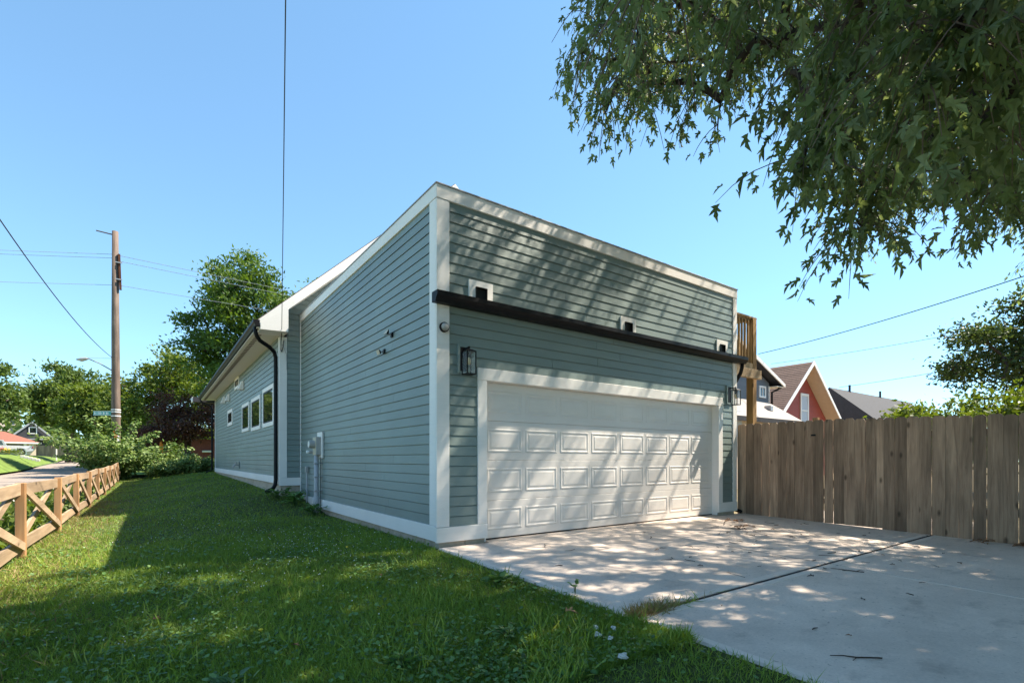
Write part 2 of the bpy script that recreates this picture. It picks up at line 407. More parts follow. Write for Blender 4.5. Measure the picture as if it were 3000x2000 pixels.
# leaf templates: along, across, normal
_h = [(.02, .10, .05), (.10, .30, .12), (.22, .11, .07), (.40, .26, .10), (.60, .42, .06), (.56, .21, .06), (.44, .08, .04), (.66, .16, .0), (.78, .08, -.06)]
MAPLE = np.array([(0, 0, 0)] + _h + [(1.0, 0, -.24)] + [(a, -b, c) for (a, b, c) in _h[::-1]] + [(.35, 0, 0)])
MAPLE_T = [(20, i, i + 1) for i in range(0, 19)] + [(20, 19, 0)]
OVAL = np.array([(0, 0, 0), (.35, .26, .05), (1, 0, -.05), (.35, -.26, .05)]); OVAL_T = [(0, 2, 1), (0, 3, 2)]
WIDE = np.array([(0, 0, 0), (.3, .38, .06), (.72, .28, .04), (1, 0, -.04), (.72, -.28, .04), (.3, -.38, .06)]); WIDE_T = [(0, 3, 1), (1, 3, 2), (0, 4, 3), (0, 5, 4)]
WIDE_T = [(0, 2, 1), (0, 3, 2), (0, 4, 3), (0, 5, 4)]

def grow(nodes, trunk, wlen=0.12):
    """connect spray centres to a trunk, nearest first; returns points, parent index, radius weight"""
    pts = [np.array(p, float) for p in trunk]; par = [i - 1 for i in range(len(pts))]; plen = list(np.cumsum([0] + [np.linalg.norm(pts[i + 1] - pts[i]) for i in range(len(pts) - 1)]))
    top = len(pts) - 1; lo = max(1, len(pts) // 2)
    order = np.argsort(np.linalg.norm(nodes - pts[top], axis=1))
    arr = np.zeros((len(pts) + len(nodes), 3)); arr[:len(pts)] = pts; L = np.zeros(len(arr)); L[:len(pts)] = plen; L[:lo] += 1e3
    n = len(pts)
    for i in order:
        c = np.linalg.norm(arr[:n] - nodes[i], axis=1) + wlen * L[:n]
        j = int(np.argmin(c)); arr[n] = nodes[i]; par.append(j); L[n] = (L[j] if L[j] < 900 else 0) + np.linalg.norm(arr[n] - arr[j]); n += 1
    w = np.ones(n)
    w[:len(trunk)] = 0
    for i in range(n - 1, 0, -1): w[par[i]] += w[i]
    return arr[:n], par, w

def limbs(arr, par, w, ntrunk, r_tip, r_trunk, sag=0.05, minr=0.0, sides=6):
    """two meshes' worth of tubes: the trunk line and everything that leaves it"""
    tr = MB(); br = MB(); W = w[0]
    rad = np.maximum(r_trunk * (w / W) ** 0.5, r_tip)
    tr.tube(arr[:ntrunk], [max(rad[i], r_trunk * 0.5) * (1.25 if i == 0 else 1) for i in range(ntrunk)], 10)
    for i in range(ntrunk, len(arr)):
        a = Vector(arr[par[i]]); b = Vector(arr[i])
        ra = min(rad[par[i]], rad[i] * 1.35); rb = rad[i]
        if rb < minr: continue
        d = (b - a).length
        mid = (a + b) / 2 + Vector((RNG.normal(0, .06) * d, RNG.normal(0, .06) * d, sag * d + RNG.normal(0, .04) * d))
        br.tube([a, mid, b], [ra, (ra + rb) / 2, rb], sides if rb > 0.02 else 4, False)
    return tr, br

def struct(o): o['kind'] = 'structure'; return o

# ------------------------------------------------------------------ ground, road, driveway
def sstep(t): t = np.clip(t, 0, 1); return t * t * (3 - 2 * t)
def zdrive(y): return -0.006 + 0.022 * np.minimum(y, 0.0)
def zroad(y): return np.interp(y, [-60, 40, 54, 62, 72, 92, 200], [-.14, -.12, 0, .35, .6, .78, .9])
def hz(x, y):
    x = np.asarray(x, float); y = np.asarray(y, float)
    g = np.interp(y, [-12, -8, -4, 0, 5, 7.2, 12, 22, 26], [-.28, -.195, -.108, -.03, -.04, .24, .33, .44, .42])
    f = np.interp(y, [-12, -8, 0, 9, 20, 26], [-.26, -.17, -.10, -.10, -.06, .10])
    s = sstep((x + 4.0) / 3.5)
    b = 0.012 * np.sin(x * 2.1 + y * 1.3) + 0.010 * np.sin(x * 3.7 - y * 2.9)
    return f * (1 - s) + g * s + b * np.clip(-x, 0, 1)

def sheet(name, xs, ys, fz, m):
    V = [(x, y, float(fz(x, y))) for y in ys for x in xs]; n = len(xs)
    F = [(j * n + i, j * n + i + 1, (j + 1) * n + i + 1, (j + 1) * n + i) for j in range(len(ys) - 1) for i in range(n - 1)]
    return struct(mk(name, V, F, m, smooth=True))

sheet('ground', np.linspace(-700, 700, 3), np.linspace(-700, 900, 3), lambda x, y: -1.2, 'ground')
lawn = sheet('lawn', np.linspace(-5.0, 0.1, 35), np.concatenate([np.linspace(-10, 8, 73), np.linspace(8.6, 27, 30)]), hz, 'soil')
def zback(x, y): return float(zroad(y)) + 0.25
sheet('yard', np.linspace(-5.9, 40, 8), np.linspace(26.6, 220, 40), lambda x, y: zback(x, y) if y > 30 else 0.3, 'farlawn')
struct(bx('path', 6.985, 9.6, -3.2, -.4, -.4, -.075, 'conc'))
sheet('side_yard', [6.99, 20, 60, 120], [-60, -10, 0, 20, 60], lambda x, y: -0.14 + 0.004 * max(x - 7, 0), 'bounceyard')
sheet('verge', [-5.62, -5.3, -4.9], np.linspace(-30, 27, 30), lambda x, y: -0.06 if x < -5.5 else -0.02, 'dirt')
def edge_l(y): return np.interp(y, [-60, 45, 72, 92, 200], [-11.6, -11.75, -12.0, -13.4, -24])
ys = np.concatenate([np.linspace(-60, 40, 12), np.linspace(45, 200, 40)])
V = []
for y in ys:
    e = float(edge_l(y)); z = float(zroad(y))
    V += [(e, y, z), ((e - 5.9) / 2, y, z + .05), (-5.95, y, z)]
F = []
for j in range(len(ys) - 1):
    for i in range(2): F.append((j * 3 + i, j * 3 + i + 1, j * 3 + 4 + i, j * 3 + 3 + i))
struct(mk('street', V, F, 'road', smooth=True))
kb = MB()
for j in range(len(ys) - 1):
    if ys[j] > 24: break
    z = float(zroad(ys[j]))
    kb.box(-5.95, -5.78, ys[j], ys[j + 1] - 0.012, z - .1, z + .10, 0.015)
struct(kb.build('kerb', 'kerb'))
# pavement slabs between the kerb and the planting strip
pv = struct(bx('pavement', -5.78, -5.6, -30, 27, -.3, -.075, 'kerb'))
# the lawn across the street climbs from the road edge
V = []; n = 7
for y in ys:
    e = float(edge_l(y)); z = float(zroad(y)); top = 1.45 if y > 30 else 1.0
    for i, (d, k) in enumerate(((0, 0.02), (.5, .25), (1.3, .72), (2.2, .96), (4, 1.0), (20, 1.02), (120, 1.02))):
        V.append((e - d, y, z * (1 - k) + k * max(top, z) + (0.12 if i == 0 else 0.12)))
F = [(j * n + i + 1, j * n + i, (j + 1) * n + i, (j + 1) * n + i + 1) for j in range(len(ys) - 1) for i in range(n - 1)]
struct(mk('far_lawn', V, F, 'farlawn', smooth=True))

drv = struct(MB().add([(0.02, 0.0, -.05), (6.97, 0.0, -.05), (6.97, -14, float(zdrive(-14)) - .05), (0.02, -14, float(zdrive(-14)) - .05),
                       (0.02, 0.0, -.3), (6.97, 0.0, -.3), (6.97, -14, -.6), (0.02, -14, -.6)],
                      [(0, 3, 2, 1), (4, 5, 6, 7), (0, 1, 5, 4), (1, 2, 6, 5), (2, 3, 7, 6), (3, 0, 4, 7)]).build('driveway', 'joint'))
def slab(x0, x1, y0, y1, bands):
    c = 0.012
    def q(x, y, dz=0.0): return (x, y, float(zdrive(y)) + dz)
    b = MB()
    V = [q(x0, y0, -.12), q(x1, y0, -.12), q(x1, y1, -.12), q(x0, y1, -.12), q(x0, y0, -c), q(x1, y0, -c), q(x1, y1, -c), q(x0, y1, -c),
         q(x0 + c, y0 + c), q(x1 - c, y0 + c), q(x1 - c, y1 - c), q(x0 + c, y1 - c)]
    b.add(V, [(0, 1, 5, 4), (1, 2, 6, 5), (2, 3, 7, 6), (3, 0, 4, 7), (4, 5, 9, 8), (5, 6, 10, 9), (6, 7, 11, 10), (7, 4, 8, 11), (8, 9, 10, 11)])
    o = b.build('slab', 'conc', drv)
    for (a0, a1, b0, b1) in bands:      # smoother tooled margins along the joints
        V = [q(a0, b0, .003), q(a1, b0, .003), q(a1, b1, .003), q(a0, b1, .003)]
        V += [q(a0, b0, -.01), q(a1, b0, -.01), q(a1, b1, -.01), q(a0, b1, -.01)]
        mk('tooled_edge', V, [(0, 1, 2, 3), (0, 4, 5, 1), (1, 5, 6, 2), (2, 6, 7, 3), (3, 7, 4, 0)], 'conc2', o)
J, K = -3.10, 3.30
slab(0.02, K - .006, J + .014, -0.01, [(0.035, .10, J + .12, -.05), (0.035, K - .02, J + .03, J + .10)])
slab(K + .006, 6.96, J + .014, -0.01, [(K + .02, 6.9, J + .03, J + .10)])
slab(0.02, K - .008, -7.2, J - .014, [(0.035, .10, -7.1, J - .12), (0.035, K - .02, J - .10, J - .03), (K - .06, K - .02, -7.1, J - .12)])
slab(K + .008, 6.96, -7.2, J - .014, [(K + .02, 6.9, J - .10, J - .03)])
def strip(name, x0, x1, y0, y1):
    V = [(x, y, float(zdrive(y)) + dz) for dz in (-.06, -.0015) for (x, y) in ((x0, y0), (x1, y0), (x1, y1), (x0, y1))]
    mk(name, V, [(4, 5, 6, 7), (0, 1, 5, 4), (1, 2, 6, 5), (2, 3, 7, 6), (3, 0, 4, 7)], 'joint', drv)
strip('expansion_joint', .03, 6.95, J - .0138, J + .0138)
strip('expansion_joint', K - .0075, K + .0075, -7.2, J - .016)
strip('expansion_joint', K - .0055, K + .0055, J + .016, -.02)
slab(0.02, K - .008, -14, -7.23, []); slab(K + .008, 6.96, -14, -7.23, [])

# ------------------------------------------------------------------ the house
house = thing('house', 'blue-grey lap-sided house with attached flat-roofed two-car garage', 'house', (0, 0, 0))
EXP = 0.129; T0 = 0.032     # siding exposure; trim thickness, sheathing sits this far inside the trim face

def board(parent, axis, a0, a1, z, plane, sign, ztop=None, m='siding'):
    """one lap board; axis = 0 runs along x on a plane of constant y, 1 runs along y on constant x; sign = outward direction"""
    zt = min(z + EXP - .011, ztop - .004) if ztop else z + EXP - .011
    th0 = 0.021; th1 = 0.0135
    j = random.uniform(-.0008, .0008)
    prof = [(plane, z + .004), (plane + sign * th0, z + j), (plane + sign * th1, zt), (plane, zt + .003)]
    b = MB(); b.prism(prof if (sign < 0) == (axis == 0) else prof[::-1], a0, a1, axis)
    return b.build('siding_board', m, parent)

def rowsplit(a0, a1, pmin=2.2):
    L = a1 - a0
    if L < 3.0: return [(a0, a1)]
    cuts = [a0]; x = a0 + random.uniform(1.2, 3.66)
    while x < a1 - 0.8: cuts.append(x); x += 3.66
    cuts.append(a1)
    return [(cuts[i] + (.002 if i else 0), cuts[i + 1] - .002) for i in range(len(cuts) - 1)]

# front wall
W, HT = 6.79, 4.53
DX0, DX1, DZ = 0.75, 6.135, 2.145
fw = MB().box(.03, DX0 - .02, T0, .23, .06, DZ + .02).box(DX1 + .02, W - .03, T0, .23, .06, DZ + .02).box(.03, W - .03, T0, .16, DZ + .02, HT - .02).build('front_wall', 'siding', house)
z = 0.243
while z < 4.36:
    zt = 4.372
    if z + EXP < 2.31:
        board(fw, 0, .185, .605, z, T0, -1, zt); board(fw, 0, 6.28, 6.65, z, T0, -1, zt)
    elif z < 2.305:
        b0 = z
        board(fw, 0, .185, .603, z, T0, -1, zt); board(fw, 0, 6.282, 6.65, z, T0, -1, zt)
        # the course above the door header is cut to fit
        pr = [(T0, 2.305), (T0 - .019, 2.305), (T0 - .0135, z + EXP - .008), (T0, z + EXP - .005)]
        MB().prism(pr, .606, 6.279, 0).build('siding_board', 'siding', fw)
    else:
        for (a, b_) in rowsplit(.185, 6.65): board(fw, 0, a, b_, z, T0, -1, zt)
    z += EXP
# side wall of the garage
SW = 7.07
sw = MB().box(T0, .16, .16, SW, .08, HT - .02).build('side_wall', 'siding', house)
z = 0.262
while z < 4.36:
    for (a, b_) in rowsplit(.20, SW - .04): board(sw, 1, a, b_, z, T0, -1, 4.372)
    z += EXP
bx('fence_side_wall', W - .16, W - .004, .16, SW, .06, HT - .02, 'siding', house)
bx('garage_roof', .16, W - .16, .16, SW, 4.2, 4.3, 'flatroof', house)
# trim boards
c = 0.004
bx('corner_board', 0, .183, 0, T0 - .002, .245, 4.355, 'white', house, c)
bx('corner_board', -.001, T0 - .002, T0, .198, .262, 4.355, 'white', house, c)
bx('corner_board', 6.652, W, 0, T0 - .002, .245, 4.355, 'white', house, c)
bx('corner_board', 0.002, T0, SW - .038, SW + .0, .255, 4.36, 'white', house, c)
bx('base_board', -.006, DX0, -.008, T0 - .001, .053, .241, 'white', house, c)
bx('base_board', DX1, W + .004, -.008, T0 - .001, .053, .241, 'white', house, c)
bx('base_board', -.008, T0 - .001, T0, SW - .04, .068, .259, 'white', house, c)
bx('fascia', -.004, W + .004, -.005, T0 - .001, 4.358, 4.527, 'white', house, c)
bx('fascia', -.005, T0 - .001, T0, SW, 4.358, 4.527, 'white', house, c)
bx('cap_flashing', -.016, W + .014, -.016, .17, 4.529, 4.545, 'metal', house, .002)
bx('cap_flashing', -.016, .17, .171, SW, 4.529, 4.545, 'metal', house, .002)
# door trim and the reveal behind it
bx('door_trim', .605, DX0 - .002, -.002, T0 - .001, .243, DZ - .002, 'white', house, c)
bx('door_trim', DX1 + .002, 6.28, -.002, T0 - .001, .243, DZ - .002, 'white', house, c)
bx('door_trim', .605, 6.28, -.004, T0 - .001, DZ, 2.302, 'white', house, c)
bx('jamb', DX0 - .019, DX0, T0, .163, 0.0, DZ, 'white', house, .002)
bx('jamb', DX1, DX1 + .019, T0, .163, 0.0, DZ, 'white', house, .002)
bx('threshold', DX0 + .02, DX1 - .02, -.009, .2, -.3, -.003, 'conc', house)
bx('jamb', DX0, DX1, T0, .163, DZ + .001, DZ + .019, 'white', house, .002)
# garage door
gd = MB().box(DX0, DX1, .178, .193, .012, DZ).build('garage_door', 'doorwhite', house)
secs = [(.018, .530), (.534, 1.080), (1.084, 1.622), (1.626, 2.143)]
for (a, b_) in secs:
    bx('door_section', DX0 + .004, DX1 - .004, .140, .177, a, b_, 'doorwhite', gd, .003)
def raised(x0, x1, z0, z1, y):
    loops = []
    for ins, n_ in ((0, 0.0), (.010, .0045), (.022, .0045), (.034, -.001), (.046, -.001), (.070, .004)):
        loops.append([(x0 + ins, y - n_, z0 + ins), (x1 - ins, y - n_, z0 + ins), (x1 - ins, y - n_, z1 - ins), (x0 + ins, y - n_, z1 - ins)])
    V = [p for lp in loops for p in lp]; F = []
    for i in range(len(loops) - 1):
        for k in range(4):
            F.append((i * 4 + k, i * 4 + (k + 1) % 4, i * 4 + 4 + (k + 1) % 4, i * 4 + 4 + k))
    e = (len(loops) - 1) * 4; F.append((e, e + 1, e + 2, e + 3))
    return V, F
pw = (DX1 - DX0 - .10) / 8
for (a, b_) in secs:
    for i in range(8):
        xa = DX0 + .05 + i * pw + .035
        V, F = raised(xa, xa + pw - .07, a + .11, b_ - .105, .1385)
        mk('raised_panel', V, F, 'doorwhite', gd)
bx('bottom_seal', DX0 + .004, DX1 - .004, .143, .174, .001, .017, 'black', gd)
bx('track_bracket', DX0 + .002, DX0 + .03, 0.120, .139, 1.60, 1.78, 'metal', gd, .003)
# foundation blocks under the side wall and under the raised main house
fd = MB().box(.06, .25, .06, SW, -.5, .066).build('foundation', 'block', house)
y = .045; k = 0
while y < SW - .1:
    bx('concrete_block', .048, .2, y, min(y + .385, SW), -.30, .060, 'block', fd, .004); y += .393
x = .05
while x < .7:
    bx('concrete_block', x, min(x + .385, DX0), .046, .2, -.30, .050, 'block', fd, .004); x += .393
bx('garage_floor', .16, W - .16, .202, SW, -.3, -.004, 'conc', house)
x = DX1 + .02
while x < W - .1: bx('concrete_block', x, min(x + .385, W - .03), .046, .2, -.30, .050, 'block', fd, .004); x += .393
# front gutter and its downspout
gp = [(-.001, 3.03), (-.095, 3.03), (-.118, 3.075), (-.146, 3.10), (-.148, 3.157), (-.134, 3.157), (-.130, 3.118), (-.10, 3.08), (-.088, 3.042), (-.008, 3.042), (-.006, 3.16), (-.001, 3.16)]
b = MB()
n = len(gp); V = [(x, p[0] - .005, p[1]) for x in (-.065, 6.95) for p in gp]
b.add(V, [(i, (i + 1) % n, n + (i + 1) % n, n + i) for i in range(n)])
for x in (-.067, 6.949):
    b.prism([(-.006, 3.03), (-.10, 3.03), (-.123, 3.075), (-.151, 3.10), (-.153, 3.157), (-.006, 3.157)], x, x + .003, 0)
fg = b.build('gutter', 'black', house)
def pipe(name, P, r, m, parent, n=10): return MB().tube(P, r, n).build(name, m, parent, True)
pipe('downspout', [(6.87, -.06, 3.05), (6.87, -.06, 2.96), (6.875, -.03, 2.86), (6.88, .06, 2.72), (6.88, .12, 2.62), (6.88, .14, 2.5), (6.88, .14, .16), (6.88, .10, .06), (6.85, -.05, .035)], .042, 'black', house, 4)
# scuppers
for x0 in (.466, 3.335, 6.066):
    x1 = x0 + .366
    b = MB().box(x0, x1, -.012, .012, 3.352, 3.432).box(x0, x0 + .095, -.012, .012, 3.11, 3.351).box(x1 - .095, x1, -.012, .012, 3.11, 3.351)
    sc_ = b.build('scupper', 'white', house)
    bx('scupper_opening', x0 + .096, x1 - .096, .006, .05, 3.11, 3.351, 'dark', sc_)
    MB().box(x0 + .096, x0 + .106, -.03, .02, 3.11, 3.34).box(x1 - .106, x1 - .096, -.03, .02, 3.11, 3.34).box(x0 + .096, x1 - .096, -.03, .02, 3.341, 3.35).build('scupper_liner', 'black', sc_)

# main (gabled) volume
MX = -.45; MY0, MY1 = SW, 21.8
EZ = 3.96
mw = MB().box(MX + T0, MX + .2, MY0 + T0, MY1, .5, EZ + .12).build('main_wall', 'siding', house)
z = .690
while z < EZ:
    for (a, b_) in rowsplit(MY0 + .15, MY1 - .1): board(mw, 1, a, b_, z, MX + T0, -1, EZ + .02)
    z += EXP
bx('base_board', MX - .008, MX + T0 - .001, MY0 + .03, MY1, .51, .687, 'white', house, c)
bx('corner_board', MX - .001, MX + T0 - .001, MY0 + T0, MY0 + .148, .69, EZ, 'white', house, c)
bx('corner_board', MX, MX + T0 - .001, MY1 - .1, MY1, .69, EZ, 'white', house, c)
bx('back_wall', MX + .2, 8.3, MY1 - .2, MY1 - .01, .5, 4.2, 'siding', house)
# return wall and gable
RX = 3.95; RZ = 8.55; SL = (8.72 - 4.16) / (RX + 1.0)
def zrake(x): return 8.72 - SL * abs(x - RX)
gw = MB().add([(x, y, z) for y in (MY0 + T0, MY0 + .18) for (x, z) in ((MX + .01, .5), (8.34, .5), (8.34, zrake(8.34) - .16), (RX, 8.56), (MX + .01, zrake(MX) - .16))],
              [(0, 1, 2, 3, 4), (9, 8, 7, 6, 5), (0, 5, 6, 1), (1, 6, 7, 2), (2, 7, 8, 3), (3, 8, 9, 4), (4, 9, 5, 0)]).build('gable_wall', 'siding', house)
z = .665
while z < 8.4:
    xl = MX + .165
    if z > 4.0: xl = max(xl, RX - (8.56 - z - EXP) / SL)
    if z < 4.3: board(gw, 0, xl, -.001, z, MY0 + T0, -1)
    else:
        xr = 2 * RX - xl
        if xr - xl > .1: board(gw, 0, xl, xr, z, MY0 + T0, -1)
    z += EXP
bx('corner_board', MX - .001, MX + .163, MY0, MY0 + T0 - .001, .662, EZ, 'white', house, c)
bx('base_board', MX - .006, -.001, MY0 - .008, MY0 + T0 - .001, .472, .660, 'white', house, c)
fm = MB().box(MX + .06, MX + .3, MY0 + .05, MY1, -.3, .508).box(MX + .3, -.05, MY0 + .05, MY0 + .3, -.3, .47).build('main_foundation', 'block', house)
for zz in (.06, .265):
    x = MX + .05
    for w_ in (.22, .215): bx('concrete_block', x, x + w_ - .006, MY0 + .038, MY0 + .12, zz, zz + .198, 'block', fm, .004); x += w_
    y = MY0 + .05
    while y < MY1: bx('concrete_block', MX + .048, MX + .12, y, min(y + .385, MY1), zz, zz + .198 + (.04 if zz > .2 else 0), 'block', fm, .004); y += .393
# roof
Y0, Y1 = 6.60, 22.25; DROP = .13
def zy(z, y): return z - DROP * (y - Y0) / (Y1 - Y0)
rf = MB()
for s_ in (-1, 1):
    xe = RX + s_ * (RX + 1.0)
    V = []
    for y in (Y0, Y1):
        V += [(xe, y, zy(4.16, y)), (RX, y, zy(8.72, y)), (RX, y, zy(8.56, y)), (xe, y, zy(4.03, y))]
    rf.add(V, [(0, 1, 5, 4), (1, 2, 6, 5), (2, 3, 7, 6), (3, 0, 4, 7), (0, 3, 2, 1), (4, 5, 6, 7)])
rf = rf.build('roof', 'roof', house)
mk('soffit', [(-.99, Y0 + .02, EZ + .03), (MX + .02, Y0 + .02, EZ + .03), (MX + .02, Y1, EZ - .06), (-.99, Y1, EZ - .10),
              (-.99, Y0 + .02, EZ + .05), (MX + .02, Y0 + .02, EZ + .05), (MX + .02, Y1, EZ - .04), (-.99, Y1, EZ - .08)],
   [(0, 3, 2, 1), (4, 5, 6, 7), (0, 1, 5, 4), (1, 2, 6, 5), (2, 3, 7, 6), (3, 0, 4, 7)], 'soffit', house)
b = MB(); y = Y0 + .25
while y < Y1 - .2:
    zz = EZ + .028 - (y - Y0) / (Y1 - Y0) * .125
    b.box(-.90, -.80, y, y + .11, zz - .004, zz + .012); y += .21
tag(b.build('soffit_vent', 'taupe', house), kind='stuff')
# rake board, boxed eave return, gutter along the eave
b = MB()
for s_ in (-1, 1):
    xe = RX + s_ * (RX + 1.0)
    V = [(x, y, z) for y in (Y0 - .03, Y0 + .0) for (x, z) in ((xe, 4.135), (RX, 8.70), (RX, 8.45), (xe + s_ * -.1, 3.99))]
    b.add(V, [(0, 1, 2, 3), (7, 6, 5, 4), (0, 4, 5, 1), (1, 5, 6, 2), (2, 6, 7, 3), (3, 7, 4, 0)])
b.build('rake_board', 'white', house)
V = [(x, y, z) for y in (Y0 - .035, MY0 + .02) for (x, z) in ((-.93, EZ - .005), (-.36, EZ + .015), (-.36, zrake(-.36) - .17), (-.93, zrake(-.93) - .12))]
mk('eave_return', V, [(0, 1, 2, 3), (7, 6, 5, 4), (0, 4, 5, 1), (1, 5, 6, 2), (2, 6, 7, 3), (3, 7, 4, 0)], 'white', house)
V = [(x, y, z) for y in (Y0, MY0 + .03) for (x, z) in ((-.36, zrake(-.36) - .25), (RX, 8.40), (RX, 8.43), (-.36, zrake(-.36) - .22))]
mk('rake_soffit', V, [(0, 1, 2, 3), (7, 6, 5, 4), (0, 4, 5, 1), (1, 5, 6, 2), (2, 6, 7, 3), (3, 7, 4, 0)], 'soffit', house)
g2 = [(-.945, 4.02), (-1.03, 4.02), (-1.05, 4.065), (-1.075, 4.095), (-1.077, 4.155), (-1.062, 4.155), (-1.058, 4.10), (-1.035, 4.07), (-1.02, 4.034), (-.955, 4.034), (-.955, 4.16), (-.945, 4.16)]
n = len(g2); V = [(p[0], y, zy(p[1], y)) for y in (Y0 - .03, Y1) for p in g2]
b = MB().add(V, [((i + 1) % n, i, n + i, n + (i + 1) % n) for i in range(n)])
for y in (Y0 - .034, Y1): b.prism([(-.945, zy(4.02, y)), (-1.03, zy(4.02, y)), (-1.05, zy(4.065, y)), (-1.075, zy(4.095, y)), (-1.077, zy(4.155, y)), (-.945, zy(4.155, y))], y, y + .004, 1)
b.build('gutter', 'black', house)
pipe('downspout', [(-1.0, 6.78, 4.03), (-1.0, 6.78, 3.93), (-.97, 6.80, 3.84), (-.90, 6.85, 3.76), (-.68, 7.02, 3.68), (-.56, 7.12, 3.60), (-.52, 7.15, 3.48), (-.515, 7.155, 3.2), (-.515, 7.155, .62), (-.53, 7.13, .50), (-.60, 7.04, .41), (-.76, 6.86, .36)], .045, 'black', house)
pipe('downspout', [(-1.0, 22.1, 3.9), (-.98, 22.1, 3.78), (-.6, 22.0, 3.6), (-.55, 21.95, 3.4), (-.55, 21.95, .6), (-.8, 21.8, .47)], .045, 'black', house, 6)
# windows on the long wall
def window_y(y0, y1, z0, z1, fr=.10):
    x = MX + T0 - .03
    fo = MB().box(x - .012, x + .03, y0, y1, z1 - fr, z1).box(x - .012, x + .03, y0, y1, z0, z0 + fr).box(x - .010, x + .03, y0, y0 + fr, z0 + fr, z1 - fr).box(x - .010, x + .03, y1 - fr, y1, z0 + fr, z1 - fr).build('window', 'white', house)
    bx('pane', x + .004, x + .02, y0 + fr + .04, y1 - fr - .04, z0 + fr + .04, z1 - fr - .04, 'pane', fo)
    s = .04
    MB().box(x - .002, x + .021, y0 + fr, y1 - fr, z1 - fr - s, z1 - fr).box(x - .002, x + .021, y0 + fr, y1 - fr, z0 + fr, z0 + fr + s).box(x - .002, x + .021, y0 + fr, y0 + fr + s, z0 + fr + s, z1 - fr - s).box(x - .002, x + .021, y1 - fr - s, y1 - fr, z0 + fr + s, z1 - fr - s).build('sash', 'black', fo)
window_y(7.76, 9.26, 1.935, 2.955); window_y(9.64, 11.16, 1.93, 2.875); window_y(11.6, 13.05, 1.975, 2.865); window_y(15.5, 16.9, 2.37, 2.98, .12); window_y(13.8, 14.85, 3.56, 3.955, .09)
for (yc, zc) in ((12.9, 3.50), (16.5, 3.46), (17.9, 3.50)):       # hooded wall vents
    V = [(MX, yc - .17, zc - .13), (MX, yc + .17, zc - .13), (MX, yc + .17, zc + .14), (MX, yc - .17, zc + .14),
         (MX - .14, yc - .15, zc - .13), (MX - .14, yc + .15, zc - .13), (MX - .05, yc + .15, zc + .13), (MX - .05, yc - .15, zc + .13)]
    mk('wall_vent', V, [(0, 4, 5, 1), (4, 7, 6, 5), (0, 3, 7, 4), (1, 5, 6, 2), (3, 2, 6, 7), (0, 1, 2, 3)], 'white', house)
# porch at the far end
bx('porch_roof', -1.25, -.2, 22.6, 23.3, 3.85, 4.0, 'roof', house)
bx('porch_fascia', -1.27, -.2, 22.55, 22.599, 3.82, 4.05, 'darkhouse', house)
bx('porch_fascia', -1.31, -1.271, 22.6, 23.3, 3.82, 4.05, 'white', house)

# fittings on the house that are things of their own
def lantern(x, z0, label):
    L = thing('wall_lantern', label, 'lantern', (x, 0, z0))
    w = .062; yb = -.205; yf = yb + .124
    bx('back_plate', x - .055, x + .055, -.012, .010, z0 + .06, z0 + .375, 'black', L, .003)
    MB().bar((x, -.01, z0 + .345), (x, yb + .06, z0 + .345), .02, .02).bar((x, yb + .062, z0 + .30), (x, yb + .062, z0 + .36), .018, .018, (0, 1, 0)).build('arm', 'black', L)
    b = MB()
    for sx in (-1, 1):
        for yy in (yb, yf): b.box(x + sx * w - .006, x + sx * w + .006, yy - .006, yy + .006, z0 + .012, z0 + .29)
    b.box(x - w - .006, x + w + .006, yb - .006, yf + .006, z0, z0 + .012)
    b.build('cage', 'black', L)
    MB().add([(x - w - .012, yb - .012, z0 + .29), (x + w + .012, yb - .012, z0 + .29), (x + w + .012, yf + .012, z0 + .29), (x - w - .012, yf + .012, z0 + .29),
              (x - .03, yb + .032, z0 + .322), (x + .03, yb + .032, z0 + .322), (x + .03, yf - .032, z0 + .322), (x - .03, yf - .032, z0 + .322)],
             [(3, 2, 1, 0), (4, 5, 6, 7), (0, 1, 5, 4), (1, 2, 6, 5), (2, 3, 7, 6), (3, 0, 4, 7)]).build('cap', 'black', L)
    for sx in (-1, 1): bx('pane', x + sx * w - .0015, x + sx * w + .0015, yb + .007, yf - .007, z0 + .013, z0 + .289, 'clear', L)
    bx('pane', x - w + .007, x + w - .007, yb - .0015, yb + .0015, z0 + .013, z0 + .289, 'clear', L)
    yc = (yb + yf) / 2
    MB().tube([(x, yc, z0 + .29), (x, yc, z0 + .22)], .014, 8).build('socket', 'black', L)
    MB().tube([(x, yc, z0 + .22), (x, yc, z0 + .20), (x, yc, z0 + .17), (x, yc, z0 + .14), (x, yc, z0 + .125)], [.012, .019, .023, .018, .006], 10).build('bulb', 'bulb', L, True)
    bx('mounting_block', x - .085, x + .085, -.011, T0 + .01, z0 + .03, z0 + .40, 'siding', L, .003)
lantern(.385, 2.165, 'black box lantern above the near end of the garage door')
lantern(6.50, 2.165, 'black box lantern beside the fence end of the garage door')
rl = thing('round_light', 'round bronze sensor light on the white corner board below the gutter', 'light', (.1, -.01, 2.749))
MB().tube([(.098, .0, 2.749), (.098, -.035, 2.749)], .062, 20).build('housing', 'black', rl, False)
MB().tube([(.098, -.035, 2.749), (.098, -.06, 2.749), (.098, -.075, 2.749)], [.052, .045, .02], 16).build('lens', 'greypaint', rl, True)
